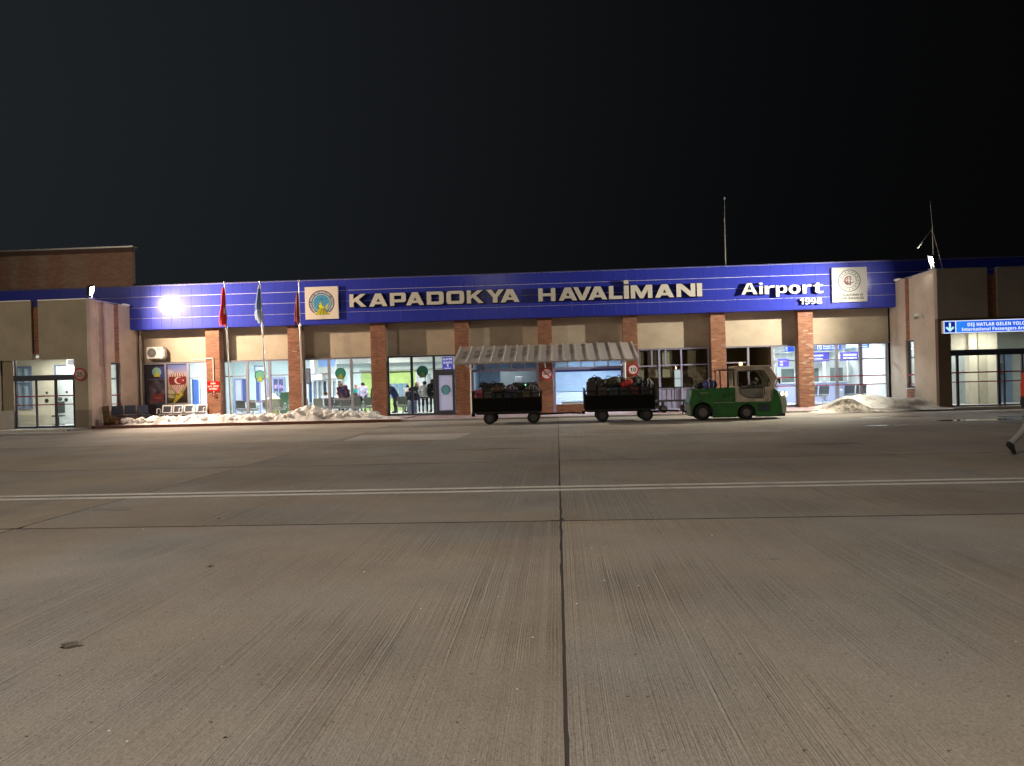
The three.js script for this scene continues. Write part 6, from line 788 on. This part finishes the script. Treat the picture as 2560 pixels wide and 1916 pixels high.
  for (const k of [-1, 1]) { // hands: palm, four fingers of different length and a thumb, slightly curled
    const e = V(...J[k < 0 ? 'elbL' : 'elbR']), w = V(...J[k < 0 ? 'wriL' : 'wriR']), d = w.clone().sub(e).normalize(), q = new THREE.Quaternion().setFromUnitVectors(V(0, -1, 0), d), H = [ball(0, -0.05, 0, 0.018, 0.055, 0.042, 10)];
    [[-0.03, 0.065], [-0.01, 0.078], [0.01, 0.074], [0.029, 0.058]].forEach(([z, l]) => { H.push(cyl([0, -0.09, z], [-k * 0.008, -0.09 - l * 0.55, z * 1.1], 0.0095, 0.009, 6), cyl([-k * 0.008, -0.09 - l * 0.55, z * 1.1], [-k * 0.03, -0.09 - l, z * 1.1], 0.009, 0.007, 6)); });
    H.push(cyl([0, -0.03, 0.035], [-k * 0.012, -0.07, 0.062], 0.011, 0.01, 6), cyl([-k * 0.012, -0.07, 0.062], [-k * 0.02, -0.1, 0.06], 0.01, 0.008, 6)); for (const h of H) extra.push(tint(h.applyQuaternion(q).translate(w.x, w.y, w.z), c.glove || c.skin));
  }
  for (const k of [-1, 1]) { const e = hp(k * 0.034, 0.0, 0.089); extra.push(tint(ball(...e, 0.014, 0.008, 0.008, 8), [0.02, 0.015, 0.012])); } { const m = hp(0, -0.075, 0.075); extra.push(tint(ball(...m, 0.024, 0.006, 0.012, 8), [0.28, 0.1, 0.09])); }
  return mergeGeometries(extra.map(x => { x.deleteAttribute('uv'); return x; })).scale(s, s, s);
}
const clothM = new THREE.MeshStandardMaterial({ vertexColors: true, roughness: 0.85 });
function person(label, x, y, z, turn, o) { const g = thing('person', label, 'person', undefined, x, y, z, turn); part(g, 'body', personGeo(o), clothM); return g; }
const B = Math.PI; // facing away from the camera
person('person in maroon jacket leaning sideways behind third bay seats', -11.5, FY, -40.9, 0.3, { col: { jacket: [0.1, 0.03, 0.045], legs: [0.02, 0.022, 0.05] }, height: 1.82, roll: 0.22, lean: 0.16, bulk: 1.15, paint: (k, x, y) => k === 'jacket' && Math.abs(x + (y - 1) * 0.22) < 0.09 && y > 1.0 && y < 1.4 ? [0.03, 0.03, 0.14] : null });
person('seated person bending forward beside right mullion of third bay', -10.55, FY, -40.6, -0.4, { sit: true, col: { jacket: [0.02, 0.02, 0.045], legs: [0.3, 0.3, 0.32] }, lean: 0.45, nod: 0.3, bulk: 1.15 });
person('person in lilac top standing far back in third bay', -11.0, FY, -43, B, { col: { jacket: [0.5, 0.44, 0.6], legs: [0.05, 0.05, 0.1] }, height: 1.72 });
person('person in teal top standing at back of third bay', -11.55, FY, -43.6, 0.5, { col: { jacket: [0.02, 0.3, 0.28], legs: [0.04, 0.05, 0.1] }, height: 1.6 });
person('person in dark coat at back near third bay right mullion', -12.05, FY, -43.4, -0.6, { col: { jacket: [0.02, 0.025, 0.025] }, height: 1.56 });
person('person in navy coat at back beside third bay right pillar', -10.3, FY, -43.0, 0, { col: { jacket: [0.03, 0.03, 0.08] }, height: 1.58, bulk: 1.2 });
person('seated person seen by head only at left of third bay', -12.75, FY, -41.7, B, { sit: true, col: { jacket: [0.6, 0.6, 0.68], legs: [0.1, 0.1, 0.14], hair: [0.03, 0.02, 0.015] } });
person('second seated person behind left mullion of third bay', -12.05, FY, -41.8, B, { sit: true, col: { jacket: [0.62, 0.62, 0.66], legs: [0.05, 0.06, 0.1] } });
person('seated person in black slumped over seats of third bay', -11.35, FY, -42.1, 0.4, { sit: true, col: { jacket: [0.015, 0.017, 0.035] }, lean: 0.5 });
person('person in navy coat bending over at left of the door bay', -8.75, FY, -41.1, -0.9, { col: { jacket: [0.02, 0.028, 0.09], legs: [0.02, 0.02, 0.04] }, height: 1.74, lean: 0.55, bulk: 1.3 });
person('person in white shirt beside the bending one in the door bay', -8.25, FY, -41.6, 2.6, { col: { jacket: [0.62, 0.56, 0.58], legs: [0.06, 0.06, 0.12] }, height: 1.55, lean: 0.2 });
person('seated person in black beside left mullion of the door bay', -7.9, FY, -41.2, B, { sit: true, col: { jacket: [0.02, 0.022, 0.04] }, bulk: 1.3, lean: -0.1, height: 1.9 });
person('dark haired person in black facing out beside white jacket', -7.65, FY, -41.6, 0.3, { col: { jacket: [0.02, 0.022, 0.04], legs: [0.05, 0.06, 0.16] }, height: 1.66, longHair: true });
person('person seen from behind in white padded jacket in the door bay', -7.12, FY, -41.0, B, { col: { jacket: [0.66, 0.66, 0.64], legs: [0.025, 0.028, 0.05], shoe: [0.4, 0.25, 0.25] }, height: 1.7, bulk: 1.3, quilt: true, res: 72, joints: { elbL: [-0.3, 1.15, -0.03], elbR: [0.3, 1.15, -0.03], kneL: [-0.12, 0.5, 0.02], kneR: [0.12, 0.5, 0.02] } });
person('person in long black coat beside the glazed entrance door', -6.68, FY, -40.9, B + 0.5, { col: { jacket: [0.012, 0.012, 0.016], legs: [0.012, 0.012, 0.02] }, height: 1.8, bulk: 1.2, paint: (k, x, y, z) => k === 'jacket' && y > 1.08 && y < 1.12 && Math.abs(x) < 0.1 ? [0.5, 0.48, 0.3] : null });
suitcase('pale blue suitcase on the floor behind the door bay', -7.72, -40.5, FY, 0.46, 0.66, 0.28, [0.16, 0.22, 0.42]);
person('tow tractor driver in dark jacket bent over the wheel', 7.62, 0.4, -30.95, Math.PI / 2 - 0.05, { sit: true, col: { jacket: [0.05, 0.045, 0.025], legs: [0.03, 0.03, 0.03], skin: [0.25, 0.15, 0.1] }, lean: 0.22, nod: 0.2, res: 72, joints: {}, bulk: 1.1, paint: (k, x, y, z) => k === 'jacket' && Math.abs(y - 0.72 - Math.abs(x) * 0.2) < 0.02 ? [0.4, 0.4, 0.1] : null });
person('walking worker in orange vest cut by right edge of the picture', 9.33, 0, -15.75, Math.PI / 2 - 0.12, { height: 1.9, res: 84, bulk: 1.15, col: { jacket: [0.62, 0.05, 0.02], legs: [0.28, 0.28, 0.29], shoe: [0.012, 0.012, 0.012], glove: [0.35, 0.2, 0.15] }, lean: 0.06,
  joints: { kneL: [-0.1, 0.52, -0.12], ankL: [-0.11, 0.2, -0.42], toeL: [-0.12, 0.06, -0.36], kneR: [0.1, 0.53, 0.24], ankR: [0.11, 0.1, 0.32], toeR: [0.12, 0.06, 0.47], elbL: [-0.29, 1.2, -0.16], wriL: [-0.27, 1.05, 0.06], elbR: [0.27, 1.16, 0.14], wriR: [0.22, 1.02, 0.34] },
  paint: (k, x, y, z, c) => k === 'jacket' && y < 1.06 ? [0.02, 0.018, 0.016] : k === 'legs' && y < 0.98 ? (nz2(x * 16 + z * 9, y * 13, 1, 1) > 0.72 ? [0.5, 0.47, 0.45] : null) : null });
renderer.setSize(1024, 766);
renderer.render(scene, camera);
